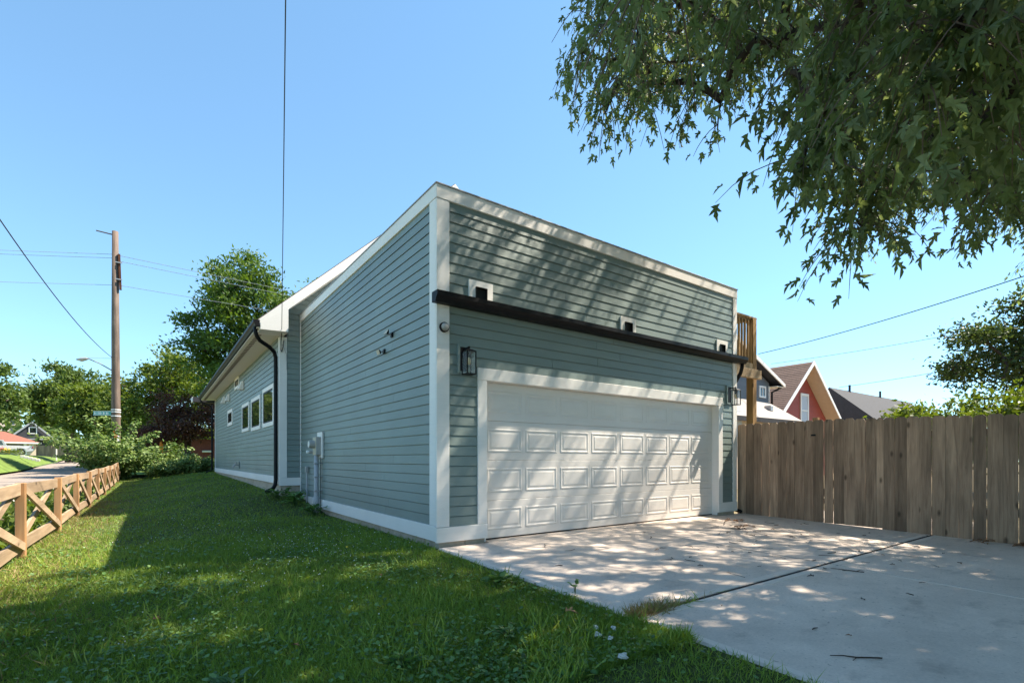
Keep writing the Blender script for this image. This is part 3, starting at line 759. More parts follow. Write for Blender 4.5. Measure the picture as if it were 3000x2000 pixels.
def flood(y, z, up, label):
    L = thing('floodlight', label, 'floodlight', (0, y, z))
    bx('wall_plate', -.008, .012, y - .035, y + .035, z - .035, z + .035, 'black', L, .003)
    d = Vector((-.85, .05 if up else .25, .35 if up else -.25)).normalized()
    a = Vector((-.01, y, z)); e = a + d * .05
    MB().tube([a, e], .014, 8).build('arm', 'metal', L)
    b = MB(); t = Vector((0, 1, 0)); n_ = d.cross(t).normalized()
    def fr(p, w, h): return [p + w * i * t + h * j * n_ for (i, j) in ((-1, -1), (1, -1), (1, 1), (-1, 1))]
    V = fr(e, .03, .018) + fr(e + d * .03, .06, .038)
    b.add(V, [(3, 2, 1, 0), (0, 1, 5, 4), (1, 2, 6, 5), (2, 3, 7, 6), (3, 0, 4, 7)]); b.build('head', 'black', L)
    V = fr(e + d * .029, .055, .034) + fr(e + d * .032, .055, .034)
    mk('lens', V, [(4, 5, 6, 7), (0, 1, 5, 4), (1, 2, 6, 5), (2, 3, 7, 6), (3, 0, 4, 7)], 'beige', L)
flood(1.44, 2.93, True, 'upper floodlight on the shaded side wall, tilted upward')
flood(1.74, 2.74, False, 'lower floodlight on the shaded side wall, hanging below the other')
mt = thing('electric_meter', 'grey electric meter box with conduit running into the ground by the side wall', 'meter', (0, 5.3, -.05))
bx('backing_board', -.030, .006, 5.06, 5.42, 1.12, 1.66, 'white', mt, .003)
bx('box', -.122, -.031, 5.13, 5.40, 1.18, 1.56, 'greypaint', mt, .006)
bx('cover', -.129, -.123, 5.15, 5.385, 1.19, 1.55, 'beige', mt, .003)
MB().tube([(-.130, 5.27, 1.405), (-.16, 5.27, 1.405), (-.235, 5.27, 1.405)], [.085, .08, .076], 18).build('dial_glass', 'greypaint', mt)
MB().tube([(-.236, 5.27, 1.405), (-.242, 5.27, 1.405)], .066, 18).build('dial', 'bloom', mt)
MB().tube([(-.07, 5.41, 1.26), (-.10, 5.45, 1.25), (-.18, 5.46, 1.25)], .032, 10).build('side_fitting', 'pvc', mt)
bx('fitting_cap', -.24, -.18, 5.43, 5.49, 1.22, 1.28, 'signwhite', mt, .01)
cd = MB().tube([(-.09, 5.25, 1.18), (-.09, 5.25, .42), (-.09, 5.25, .34), (-.09, 5.25, .30), (-.09, 5.25, .13), (-.09, 5.25, .12), (-.09, 5.25, -.12)], [.045, .045, .045, .062, .062, .056, .056], 14).build('conduit', 'pvc', mt, True)
for zz in (1.0, .72, .43): bx('strap', -.14, .005, 5.195, 5.305, zz, zz + .02, 'metal', cd, .003)
MB().tube([(-.03, 5.16, 1.15), (-.03, 5.16, -.05)], .007, 6).build('ground_wire', 'wire', mt)
sp = thing('cable_riser', 'thin capped cable riser pipe between the meter and the inner corner', 'pipe', (0, 6.29, 0))
MB().tube([(-.03, 6.29, .82), (-.03, 6.29, .5), (-.035, 6.30, .42), (-.03, 6.29, .36), (-.03, 6.29, -.05)], .018, 8).build('pipe', 'pvc', sp)
bx('cap', -.065, .003, 6.25, 6.33, .80, .93, 'greypaint', sp, .008)
tp = thing('outdoor_tap', 'small brass tap low on the long wall', 'tap', (MX, 13.77, .89))
bx('plate', MX - .012, MX + .01, 13.70, 13.84, .78, 1.02, 'siding', tp, .002)
MB().tube([(MX, 13.77, .90), (MX - .12, 13.77, .90), (MX - .16, 13.77, .86), (MX - .17, 13.77, .80)], .022, 8).build('spout', 'metal', tp)
MB().tube([(MX - .09, 13.77, .90), (MX - .09, 13.77, .97)], .012, 6).tube([(MX - .09, 13.77, .97), (MX - .09, 13.77, .99)], .045, 8).build('handle', 'metal', tp)

# ------------------------------------------------------------------ privacy fence beside the driveway
FX = 6.93
def ftop(y): return float(np.interp(y, [-8, -4.06, -2, -1, 0.1], [1.66, 1.735, 1.80, 1.815, 1.81]))
def fbot(y): return float(zdrive(y)) - 0.005
fence = thing('picket_fence', 'tall weathered dog-eared picket fence along the driveway', 'fence', (FX, -3, -.06))
gate = thing('gate', 'picket gate set in the tall fence with daylight under its foot', 'gate', (FX, -1.9, -.03))
EDG = [0.07, -0.11, -0.27, -0.43, -0.59, -0.75, -0.91, -1.06, -1.23, -1.39, -1.57, -1.72, -1.89, -2.05, -2.21, -2.37, -2.47, -2.62, -2.78, -2.94, -3.1, -3.26, -3.42, -3.58, -3.73, -3.9, -4.06]
while EDG[-1] > -8: EDG.append(EDG[-1] - .158)
for i in range(len(EDG) - 1):
    y1, y0 = EDG[i] - .001, EDG[i + 1] + random.choice((.001, .002, .003, .005, .008))
    g = 9 <= i <= 15
    zt = ftop(y0) + random.uniform(-.008, .008); zb = fbot(y0) + (.008 + .012 * (i - 9) / 6 if g else random.uniform(-.03, -.01))
    e = .032; off = random.uniform(-.004, .004); ln = random.uniform(-.004, .004)
    pr = [(y0, zb), (y1, zb), (y1 + ln, zt - e), (y1 - e + ln, zt), (y0 + e + ln, zt), (y0 + ln, zt - e)]
    MB().prism(pr, FX + off, FX + off + .017, 0).build('picket', 'picket', gate if g else fence)
for (a, b_) in ((.05, -1.37), (-2.49, -8)):
    for zz in (.28, 1.45):
        bx('rail', FX + .024, FX + .062, b_, a, zz, zz + .089, 'picket', fence)
for zz in (.30, 1.40): bx('rail', FX + .024, FX + .062, -2.46, -1.40, zz, zz + .089, 'picket', gate)
MB().bar((FX + .043, -1.42, .36), (FX + .043, -2.44, 1.42), .036, .089, (0, 1, 0)).build('brace', 'picket', gate)
for y in (-1.385, -2.475, -5.0, -7.4): bx('post', FX + .065, FX + .155, y - .045, y + .045, -.2, 1.86 if y > -2 else 1.72, 'cedar_z', fence, .004)
bx('hinge', FX - .012, FX + .002, -1.43, -1.35, 1.52, 1.55, 'black', gate, .003)

# ------------------------------------------------------------------ low fence with crossed braces along the lawn
XF = -4.14
xf = thing('crossbuck_fence', 'low cedar fence with crossed braces along the street side of the lawn', 'fence', (XF, 10, 0))
PY = [-2.4, .1, 2.64, 5.5, 8.07, 10.58, 13.1, 15.6, 18.1, 20.6, 23.1, 25.6]
def fz(y): return float(hz(XF, y))
def lean(): return random.uniform(-.006, .006)
for i, y in enumerate(PY):
    a = random.uniform(-.008, .008)
    z0 = fz(y) - .25; z1 = fz(y) + .90 + random.uniform(-.01, .01)
    b = MB(); b.box(XF - .046, XF + .046, y - .046, y + .046, z0, z1, .006)
    b.V = [(v[0] + a * (v[2] - z0), v[1] + lean() * 0, v[2]) for v in b.V]
    b.build('post', 'cedar_z', xf)
    if i == len(PY) - 1: break
    y2 = PY[i + 1]; za, zb = fz(y), fz(y2)
    p0, p1 = y + .047, y2 - .047
    MB().bar((XF - .012, p0, za + .82 + lean()), (XF - .012, p1, zb + .82 + lean()), .038, .140).build('top_rail', 'cedar_y', xf)
    MB().bar((XF - .010, p0, za + .165 + lean()), (XF - .010, p1, zb + .165 + lean()), .038, .140).build('bottom_rail', 'cedar_y', xf)
    MB().bar((XF + .030, p0 + .0, za + .81), (XF + .030, p1, zb + .14), .034, .092).build('brace', 'cedar_y', xf)
    MB().bar((XF - .050, p1 - .0, zb + .81), (XF - .050, p0, za + .14), .034, .092).build('brace', 'cedar_y', xf)

# ------------------------------------------------------------------ timber deck behind the garage
dk = thing('deck', 'raised timber deck with baluster railing beyond the garage corner', 'deck', (8.16, .45, -.1))
def dpost(x, y): return bx('post', x - .078, x + .078, y - .078, y + .078, -.15, 4.25, 'deck_z', dk, .006)
dpost(8.16, .45); dpost(8.16, 3.2)
bx('deck_floor', 6.82, 8.08, .5, 5.0, 3.22, 3.26, 'deck_x', dk)
bx('rim_joist', 6.82, 8.08, .375, .415, 3.02, 3.24, 'deck_x', dk, .003)
bx('beam', 6.84, 8.235, .255, .33, 2.88, 3.08, 'deck_x', dk, .004)
V = [(x, y, z) for y in (.335, .37) for (x, z) in ((7.60, 2.90), (8.08, 2.90), (8.08, 3.02), (7.86, 3.02))]
mk('bracket', V, [(0, 1, 2, 3), (7, 6, 5, 4), (0, 4, 5, 1), (1, 5, 6, 2), (2, 6, 7, 3), (3, 7, 4, 0)], 'deck_x', dk)
for y in (.45, 3.2):
    bx('top_rail', 6.82, 8.26, y - .075, y + .075, 4.252, 4.29, 'deck_x', dk, .004)
    bx('under_rail', 6.82, 8.08, y - .02, y + .018, 4.14, 4.249, 'deck_x', dk, .003)
    x = 6.90
    while x < 8.06:
        bx('baluster', x, x + .035, y - .058, y - .022, 3.12, 4.20, 'deck_z', dk); x += .128
bx('top_rail', 8.085, 8.235, .54, 3.11, 4.252, 4.29, 'deck_x', dk, .004)
y = .62
while y < 3.1: bx('baluster', 8.18, 8.216, y, y + .035, 3.12, 4.25, 'deck_z', dk); y += .128

# ------------------------------------------------------------------ neighbouring houses on the right
gh = thing('neighbour_house', 'slate-grey house with white rake board behind the deck', 'house', (16, 8, 0))
ga = 15.8; gz = 5.72 + .42 * (19.62 - ga)
bx('wall', 10.3, 21.3, 6.8, 15, -.1, 4.75, 'greyhouse', gh)
mk('gable', [(10.3, 6.8, 4.751), (21.3, 6.8, 4.751), (ga, 6.8, gz - .15), (10.3, 6.95, 4.751), (21.3, 6.95, 4.751), (ga, 6.95, gz - .15)], [(0, 1, 2), (5, 4, 3), (0, 2, 5, 3), (2, 1, 4, 5), (1, 0, 3, 4)], 'greyhouse', gh)
b = MB()
for s_ in (-1, 1):
    xe = ga + s_ * (22.0 - ga); ze = 4.73
    V = [(x, y, z) for y in (6.42, 15.5) for (x, z) in ((ga, gz), (xe, ze), (xe, ze - .12), (ga, gz - .12))]
    b.add(V, [(0, 1, 2, 3), (7, 6, 5, 4), (0, 4, 5, 1), (1, 5, 6, 2), (2, 6, 7, 3), (3, 7, 4, 0)])
b.build('roof', 'darkhouse', gh)
b = MB()
for s_ in (-1, 1):
    xe = ga + s_ * (22.02 - ga)
    b.add([(x, y, z) for y in (6.37, 6.418) for (x, z) in ((ga, gz - .02), (xe, 4.71), (xe, 4.56), (ga, gz - .2))], [(0, 1, 2, 3), (7, 6, 5, 4), (0, 4, 5, 1), (1, 5, 6, 2), (2, 6, 7, 3), (3, 7, 4, 0)])
b.build('rake_board', 'white', gh)
bx('soffit', 21.32, 21.95, 6.42, 15, 4.55, 4.58, 'soffit', gh)
bx('corner_board', 21.22, 21.31, 6.77, 6.798, 2.9, 4.6, 'white', gh)
z = 3.85
while z < 4.75:
    MB().prism([(6.80, z), (6.782, z), (6.79, z + .15), (6.80, z + .15)], 15.9, 21.22, 0).build('siding_board', 'greyhouse', gh); z += .15
wf = MB().box(20.33, 20.92, 6.74, 6.80, 4.47, 4.56).box(20.33, 20.92, 6.74, 6.80, 4.0, 4.08).box(20.33, 20.42, 6.741, 6.80, 4.08, 4.47).box(20.83, 20.92, 6.741, 6.80, 4.08, 4.47).box(20.60, 20.65, 6.745, 6.80, 4.08, 4.47).build('window', 'white', gh)
bx('pane', 20.42, 20.83, 6.765, 6.78, 4.08, 4.47, 'pane', wf)
pipe('gutter_pipe', [(21.95, 6.5, 4.6), (21.7, 6.6, 4.45), (21.38, 6.7, 4.3), (21.38, 6.7, 3.5)], .05, 'black', gh, 6)
b = MB(); b.add([(11, 5.2, 2.80), (21.25, 5.2, 2.80), (21.1, 6.81, 3.86), (11, 6.81, 3.86), (11, 5.2, 2.68), (21.25, 5.2, 2.68), (21.1, 6.81, 3.74), (11, 6.81, 3.74)],
                [(0, 1, 2, 3), (7, 6, 5, 4), (0, 4, 5, 1), (1, 5, 6, 2), (2, 6, 7, 3), (3, 7, 4, 0)])
lr = b.build('lean_to_roof', 'greyshingle', gh)
bx('roof_vent', 19.6, 19.85, 5.85, 6.15, 3.25, 3.50, 'metal', lr, .02)
bx('eave_fascia', 11, 21.26, 5.15, 5.198, 2.62, 2.81, 'darkhouse', gh)
bx('lean_to_wall', 12, 20.9, 5.5, 6.79, -.1, 2.67, 'tan', gh)
z = 2.0
while z < 2.9:
    MB().prism([(5.5, z), (5.482, z), (5.49, z + .15), (5.5, z + .15)], 12, 16.6, 0).build('siding_board', 'greylight', gh); z += .15

rh = thing('red_house', 'red-sided house with steep brown shingle roof and white gable window', 'house', (31, 10, 0))
ax, az, sl = 31.03, 7.27, .866
mk('wall', [(x, y, z) for y in (9.8, 21) for (x, z) in ((27.3, 0), (34.75, 0), (34.75, az - sl * 3.72 - .2), (ax, az - .2), (27.3, az - sl * 3.72 - .2))],
   [(0, 1, 2, 3, 4), (9, 8, 7, 6, 5), (0, 5, 6, 1), (1, 6, 7, 2), (2, 7, 8, 3), (3, 8, 9, 4), (4, 9, 5, 0)], 'redbrick', rh)
z = 3.0
while z < az - .5:
    hw = (az - .25 - z - .2) / sl
    if hw > .15: MB().prism([(9.8, z), (9.775, z), (9.79, z + .2), (9.8, z + .2)], ax - hw, ax + hw, 0).build('siding_board', 'redbrick', rh)
    z += .19
b = MB()
for s_ in (-1, 1):
    xe = ax + s_ * 4.7; ze = az - sl * 4.7
    V = [(x, y, z) for y in (9.0, 21.5) for (x, z) in ((ax, az - .03), (xe, ze - .03), (xe, ze - .15), (ax, az - .15))]
    b.add(V, [(0, 1, 2, 3), (7, 6, 5, 4), (0, 4, 5, 1), (1, 5, 6, 2), (2, 6, 7, 3), (3, 7, 4, 0)])
rr_ = b.build('roof', 'tan', rh)
for k in range(31):                         # lapped shingle courses on the visible slope
    d0 = k * .205; d1 = d0 + .25; cs = 1 / math.hypot(1, sl)
    def pt(d, h): return (ax - 4.75 + d * cs, az - sl * 4.75 + d * cs * sl + h)
    a0, a1 = pt(d0, .0), pt(d1, .0); b0, b1 = pt(d0, .028), pt(d1, .006)
    if a1[0] > ax + .05: break
    V = [(p[0], y, p[1]) for y in (8.98, 21.5) for p in (a0, a1, b1, b0)]
    mk('shingle_course', V, [(0, 1, 2, 3), (7, 6, 5, 4), (0, 4, 5, 1), (1, 5, 6, 2), (2, 6, 7, 3), (3, 7, 4, 0)], 'brownshingle', rr_)
b = MB()
for s_ in (-1, 1):
    xe = ax + s_ * 4.72; ze = az - sl * 4.72
    b.add([(x, y, z) for y in (8.92, 8.975) for (x, z) in ((ax, az + .01), (xe, ze + .01), (xe, ze - .22), (ax, az - .24))], [(0, 1, 2, 3), (7, 6, 5, 4), (0, 4, 5, 1), (1, 5, 6, 2), (2, 6, 7, 3), (3, 7, 4, 0)])
b.build('rake_board', 'white', rh)
wf = MB().box(30.95, 32.05, 9.70, 9.77, 5.18, 5.33).box(30.95, 31.08, 9.70, 9.77, 3.0, 5.18).box(31.92, 32.05, 9.70, 9.77, 3.0, 5.18).box(31.08, 31.92, 9.705, 9.77, 4.2, 4.28).build('window', 'white', rh)
bx('pane', 31.08, 31.92, 9.735, 9.76, 4.281, 5.18, 'greylight', wf); bx('pane', 31.08, 31.92, 9.735, 9.76, 3.0, 4.199, 'greylight', wf)
bx('roof_vent', 28.95, 29.3, 11.2, 11.5, 5.75, 6.25, 'metal', rr_, .03)

dh = thing('charcoal_house', 'long charcoal-roofed house beyond the red house', 'house', (50, 14, 0))
bx('wall', 43.6, 62, 10, 16, -.1, 3.9, 'darkhouse', dh)
mk('roof', [(43.2, 9.0, 3.6), (62.4, 9.0, 3.6), (62.4, 13, 7.1), (43.2, 13, 7.1), (43.2, 17, 3.6), (62.4, 17, 3.6)], [(0, 1, 2, 3), (3, 2, 5, 4), (0, 3, 4), (1, 5, 2), (0, 4, 5, 1)], 'darkhouse', dh)
mk('dormer', [(49.2, 8.7, 3.4), (53.2, 8.7, 3.4), (51.2, 8.7, 5.6), (51.2, 11.6, 5.6), (49.2, 9.2, 3.4), (53.2, 9.2, 3.4)], [(0, 1, 2), (0, 2, 3, 4), (2, 1, 5, 3)], 'darkhouse', dh)
bx('window', 45.9, 47.5, 9.93, 9.995, 2.6, 3.7, 'tan', dh)
for x in (47, 54): MB().tube([(x, 12.9, 6.9), (x, 12.9, 7.6)], .09, 8).build('vent_pipe', 'darkhouse', dh)

# ------------------------------------------------------------------ utility pole, its fittings and the wires
PX, PYY = -4.43, 28.75
up = thing('utility_pole', 'tall weathered wooden utility pole behind the pale bush', 'pole', (PX, PYY, .3))
MB().tube([(PX, PYY, -.3), (PX, PYY, 4), (PX - .02, PYY, 8), (PX - .03, PYY, 13.32)], [.215, .195, .175, .14], 14).build('shaft', 'pole', up, True)
MB().bar((PX + .2, PYY - .12, 10.2), (PX + .14, PYY - .12, 12.1), .10, .14, (0, 1, 0)).build('riser_board', 'brownwood', up)
MB().tube([(PX, PYY - .05, 13.1), (PX - .85, PYY + .55, 13.36)], .035, 6).build('pin_arm', 'wood' if 'wood' in M else 'pole', up)
for zz in (11.6, 10.7): bx('strap', PX - .02, PX + .28, PYY - .24, PYY - .20, zz, zz + .05, 'metal', up)
for zz in (3.38, 3.60, 3.72): MB().tube([(PX, PYY, zz), (PX, PYY, zz + .05)], .212, 14).build('band', 'signwhite', up)
sl_ = thing('street_lamp', 'cobra-head street lamp on a thin arm from the utility pole', 'street lamp', (PX, PYY, 5.9))
a = Vector((PX - .2, PYY + .1, 5.87)); e = Vector((-5.65, 29.62, 6.50))
MB().tube([a, (a + e) / 2 + Vector((0, 0, .05)), e], .035, 6).build('arm', 'metal', sl_)
MB().tube([(PX - .2, PYY + .1, 6.5), e + Vector((-.05, .04, .03))], .012, 5).build('stay', 'metal', sl_)
MB().tube([e, e + Vector((-.12, .09, -.02)), e + Vector((-.3, .21, -.06)), e + Vector((-.5, .36, -.05))], [.05, .09, .11, .04], 8).build('head', 'greypaint', sl_, True)
ss = thing('street_sign', 'teal street-name sign strapped to the utility pole', 'sign', (-4.8, 29, 3.5))
d = Vector((-.81, .585, 0)); o_ = Vector((PX - .2, PYY - .05, 3.55)); nn = Vector((-.585, -.81, 0))
q0 = o_; q1 = o_ + d * .95
MB().bar(q0, q1, .02, .23).build('plate', 'teal', ss)
for (h, w_) in ((.105, .02), (-.105, .02)):
    MB().bar(q0 + nn * .012 + Vector((0, 0, h)), q1 + nn * .012 + Vector((0, 0, h)), .006, w_).build('border', 'signwhite', ss)
t = .14
while t < .86:                               # the lettering is far too small to read: pale strokes
    w_ = random.choice((.03, .045, .05)); p = o_ + d * t + nn * .013
    MB().bar(p, p + d * w_, .004, random.choice((.09, .11, .12))).build('letter_stroke', 'signwhite', ss); t += w_ + random.choice((.025, .03, .06))
rs = thing('pole_notice', 'red and white notice plate low on the utility pole among the leaves', 'sign', (-4.5, 28.4, 2.2))
bx('plate', -4.58, -4.28, 28.45, 28.48, 2.02, 2.66, 'signwhite', rs)
bx('red_band', -4.58, -4.28, 28.43, 28.449, 2.54, 2.64, 'signred', rs); bx('red_band', -4.58, -4.38, 28.43, 28.449, 2.05, 2.15, 'signred', rs)
bx('dark_symbol', -4.5, -4.36, 28.435, 28.449, 2.2, 2.45, 'signred', rs)

def wire(name, P, r, label, sag=0.0, m='wire', cat='cable', group=None):
    P = [Vector(p) for p in P]; out = []
    for i in range(len(P) - 1):
        for k in range(16):
            t = k / 16; out.append(P[i].lerp(P[i + 1], t) - Vector((0, 0, sag * 4 * t * (1 - t))))
    out.append(P[-1])
    o = MB().tube(out, r, 5).build(name, m)
    return tag(o, label, cat, group)
def ext(a, b, k): a = Vector(a); b = Vector(b); return tuple(a + (b - a) * k)
wire('service_cable', [(-.47, 6.72, 3.98), (-4.43, -14.1, 9.6)], .0065, 'twisted service cable rising from the eave corner over the lawn', .25)
MB().tube([(-.44, 6.95, 3.86), (-.46, 6.78, 3.9), (-.47, 6.72, 3.98)], .012, 6)
lp = thing('service_drop', 'looped cable clamp hanging at the eave corner by the downspout', 'cable', (-.46, 6.95, 3.8))
MB().tube([(-.47, 6.72, 3.98), (-.46, 6.85, 3.80), (-.44, 6.97, 3.62), (-.41, 7.03, 3.60), (-.38, 7.04, 3.72), (-.36, 7.04, 3.88)], .010, 6).build('loop', 'wire', lp)
MB().tube([(-.40, 7.05, 3.78), (-.36, 7.03, 3.70), (-.31, 7.03, 3.55), (-.30, 7.03, 3.2)], .007, 6).build('lead', 'wiregrey', lp)
WL = [('uppermost of the wires running left from the pole', (-4.5, 28.8, 12.10), (-9.22, 31.13, 12.05)),
      ('second wire down running left from the pole', (-4.5, 28.8, 11.90), (-9.22, 31.13, 11.85)),
      ('lowest level wire running left from the pole', (-4.5, 28.8, 10.45), (-9.22, 31.13, 10.40))]
for lb, a, b_ in WL: wire('power_line', [a, ext(a, b_, 6)], .012, lb, .15, 'wiregrey')
WR = [('uppermost wire from the pole passing before the tall tree', (-4.4, 28.7, 12.05), (4.03, 29.0, 12.0)),
      ('middle wire from the pole passing before the tall tree', (-4.4, 28.7, 11.75), (4.03, 29.0, 11.7)),
      ('lowest wire from the pole passing before the tall tree', (-4.4, 28.7, 10.45), (2.89, 28.5, 10.4))]
for lb, a, b_ in WR: wire('power_line', [a, ext(a, b_, 4)], .013, lb, .1, 'wiregrey')
wire('guy_cable', [(-4.6, 28.85, 6.55), (-6.07, 12.7, 7.3), (-7.2, 0.5, 11)], .016, 'dark cable sloping down from the sky to the utility pole', .35)
wire('overhead_cable', [(20.7, 7.0, 6.12), (16.9, -2.6, 6.2), (13.5, -11.5, 7.6)], .016, 'thick black cable rising from the grey house toward the maple', .12)
wire('overhead_cable', [(27.2, 9.7, 6.78), (26.8, 1.7, 6.75), (26.3, -8, 7.0)], .012, 'thin grey wire above the red house roof', .05, 'wiregrey')
wire('overhead_cable', [(36.1, 9.5, 6.1), (33.9, 3.6, 6.1), (31, -4, 6.2)], .014, 'low wire running from the charcoal roof into the dark tree', .03)

# ------------------------------------------------------------------ across the street
def local(o, ang):
    c_, s_ = math.cos(ang), math.sin(ang)
    def f(V): return [(o[0] + c_ * v[0] - s_ * v[1], o[1] + s_ * v[0] + c_ * v[1], o[2] + v[2]) for v in V]
    return f
AN = R(-35.7)
class LMB(MB):
    def __init__(s, f): super().__init__(); s.f = f
    def build(s, name, m, parent=None, smooth=False): return mk(name, s.f(s.V), s.F, m, parent, smooth)

AX = R(7.9)                                  # the far lots are squared up with the street
f = local((-19.55, 90.1, 0), AX)
hh = thing('bungalow', 'tan bungalow with red-brown hipped roof across the street', 'house', (-18, 91, 1.4))
LMB(f).box(-10, 3.55, 0, 8, .8, 3.45).build('wall', 'tan', hh)
LMB(f).add([(-10.6, -.6, 3.55), (4.06, -.6, 3.35), (4.06, 8.6, 3.35), (-10.6, 8.6, 3.55), (.3, 3.9, 5.0), (-6.5, 3.9, 5.0)], [(0, 1, 4, 5), (1, 2, 4), (2, 3, 5, 4), (3, 0, 5), (3, 2, 1, 0)]).build('roof', 'redroof', hh)
LMB(f).add([(-10.6, -.65, 3.6), (4.08, -.65, 3.4), (4.08, -.62, 3.4), (-10.6, -.62, 3.6), (-10.6, -.65, 3.40), (4.08, -.65, 3.2), (4.08, -.62, 3.2), (-10.6, -.62, 3.40)], [(0, 3, 2, 1), (0, 1, 5, 4), (2, 3, 7, 6), (4, 5, 6, 7), (1, 2, 6, 5)]).build('eave_board', 'white', hh)
LMB(f).box(-2.2, 2.25, -.05, -.002, 1.4, 3.2).build('overhead_door', 'taupe', hh)
LMB(f).box(2.3, 2.6, -.12, -.003, 1.4, 3.3, .02).build('door_post', 'white', hh)
LMB(f).box(2.85, 3.3, -.06, -.003, 2.25, 3.15).build('window', 'white', hh)
ff = thing('board_fence', 'long brown board fence beyond the far lawn', 'fence', (-13, 85, 1.4))
A = Vector((-15.47, 87.17, 0)); B = Vector((-9.0, 82.52, 0))
for i in range(4):
    p = A.lerp(B, i / 4); q = A.lerp(B, (i + 1) / 4 - .004)
    MB().bar(p + Vector((0, 0, 2.23 - .05 * i)), q + Vector((0, 0, 2.20 - .05 * i)), .04, 1.45).build('panel', 'fencefar', ff)
    MB().bar(p + Vector((0, -.05, 1.3)), p + Vector((0, -.05, 2.97 - .05 * i)), .1, .1, (0, 1, 0)).build('post', 'fencefar', ff)
tag(MB().box(-12.98, -12.86, 82.0, 82.1, .9, 2.55, .01).build('marker_post', 'white'), 'white marker post in front of the board fence', 'post')

f = local((-23.7, 114.0, 0), AX)
bh = thing('dark_cottage', 'dark gabled cottage with one white-framed window behind the bungalow', 'house', (-18, 112, 1.2))
LMB(f).box(1.1, 6.9, 0, 9, .8, 4.6).build('wall', 'darkhouse', bh)
LMB(f).add([(1.0, -.01, 4.6), (6.8, -.01, 4.6), (3.9, -.01, 7.45), (1.0, 9, 4.6), (6.8, 9, 4.6), (3.9, 9, 7.45)], [(0, 1, 2), (5, 4, 3), (0, 2, 5, 3), (2, 1, 4, 5)]).build('gable', 'darkhouse', bh)
b = LMB(f)
for s_ in (-1, 1): b.bar((3.9, -.3, 7.55), (3.9 + s_ * 3.3, -.3, 4.25), .25, .16, (0, 1, 0))
b.build('rake_board', 'metal', bh)
wf = LMB(f).box(3.5, 4.55, -.14, -.02, 5.5, 6.7).build('window', 'white', bh)
LMB(f).box(3.63, 4.42, -.16, -.141, 5.65, 6.55).build('pane', 'pane', wf)
LMB(f).box(.9, 7.3, -1.1, -.02, 4.45, 4.62).build('porch_eave', 'metal', bh)
f = local((-42.1, 219.6, 0), AX)
pb = thing('office_block', 'distant pinkish concrete office block above the bungalow roof', 'building', (-40, 219, 0))
LMB(f).box(-6, 4.6, 0, 12, -1, 15.6).build('wall', 'pink', pb)
for i in range(5):
    for j in range(5):
        LMB(f).box(-5.2 + i * 1.9, -4.2 + i * 1.9, -.05, -.004, 1.5 + j * 2.7, 3.1 + j * 2.7).build('window', 'pane', pb)

def vehicle(name, label, cat, o, ang, prof, L, Wd, cab, wheels, m, lampx):
    """side profile swept across the width with pinched edges; cab glass, wheels and lamps are parts"""
    f = local(o, ang); v = thing(name, label, cat, o)
    n = len(prof); V = []
    for (yy, s_) in ((-Wd / 2, .94), (-Wd / 2 + .10, 1.0), (Wd / 2 - .10, 1.0), (Wd / 2, .94)):
        for p in prof: V.append((L / 2 + (p[0] - L / 2) * (s_ * .02 + .98), yy * (1 if p[1] < 1.0 else .86), .35 + (p[1] - .35) * (s_ * .3 + .7)))
    F = [(k * n + i, k * n + (i + 1) % n, (k + 1) * n + (i + 1) % n, (k + 1) * n + i) for k in range(3) for i in range(n)]
    F += [tuple(range(n))[::-1], tuple(range(3 * n, 4 * n))]
    mk('body', f(V), F, m, v)
    for cpoly in cab:
        for s_ in (-1, 1):
            yy = s_ * Wd / 2 * .865
            V = [(p[0], yy + s_ * e, p[1]) for e in (-.03, .012) for p in cpoly]; k = len(cpoly)
            mk('side_window', f(V), [tuple(range(k)), tuple(range(k, 2 * k))[::-1]] + [(i, (i + 1) % k, k + (i + 1) % k, k + i) for i in range(k)], 'pane', v)
    for wx in wheels:
        for s_ in (-1, 1):
            w_ = LMB(f).tube([(wx, s_ * (Wd / 2 - .2), .35), (wx, s_ * (Wd / 2 + .01), .35)], .35, 16).build('wheel', 'tyre', v)
            LMB(f).tube([(wx, s_ * (Wd / 2 - .02), .35), (wx, s_ * (Wd / 2 + .02), .35)], .21, 12).build('rim', 'metal', w_)
    for s_ in (-1, 1): LMB(f).box(lampx - .06, lampx + .015, s_ * Wd / 2 * .9 - .07, s_ * Wd / 2 * .9 + .07, .78, 1.0).build('tail_lamp', 'redlamp', v)
    return v
vehicle('pickup_truck', 'silver pickup truck parked before the bungalow', 'truck', (-18.8, 70.3, 1.50), AX,
        [(0, .45), (0, .85), (.1, 1.0), (1.25, 1.08), (1.75, 1.62), (2.9, 1.66), (3.15, 1.12), (3.2, 1.06), (5.2, 1.04), (5.25, .5), (4.75, .42), (4.6, .72), (4.3, .80), (4.0, .72), (3.85, .42), (1.4, .42), (1.25, .72), (.95, .8), (.65, .72), (.5, .42)],
        5.25, 1.85, [[(1.5, 1.12), (2.35, 1.13), (2.35, 1.55), (1.85, 1.55)], [(2.45, 1.13), (2.95, 1.13), (2.8, 1.56), (2.45, 1.55)]], (.95, 4.3), 'silver', 5.25)
for (o, lb) in (((-2.6, 69.3, .85), 'pale silver car glimpsed between the far shrubs'),):
    vehicle('parked_car', lb, 'car', o, AN, [(0, .4), (0, .8), (.2, .95), (1.0, 1.02), (1.6, 1.48), (3.2, 1.5), (4.0, 1.0), (4.3, .9), (4.35, .4), (3.8, .38), (3.5, .72), (3.1, .38), (1.1, .38), (.8, .72), (.5, .38)],
            4.35, 1.8, [[(1.25, 1.05), (2.35, 1.07), (2.35, 1.42), (1.7, 1.42)], [(2.45, 1.07), (3.6, 1.05), (3.1, 1.42), (2.45, 1.42)]], (.8, 3.5), 'silver', 4.34)
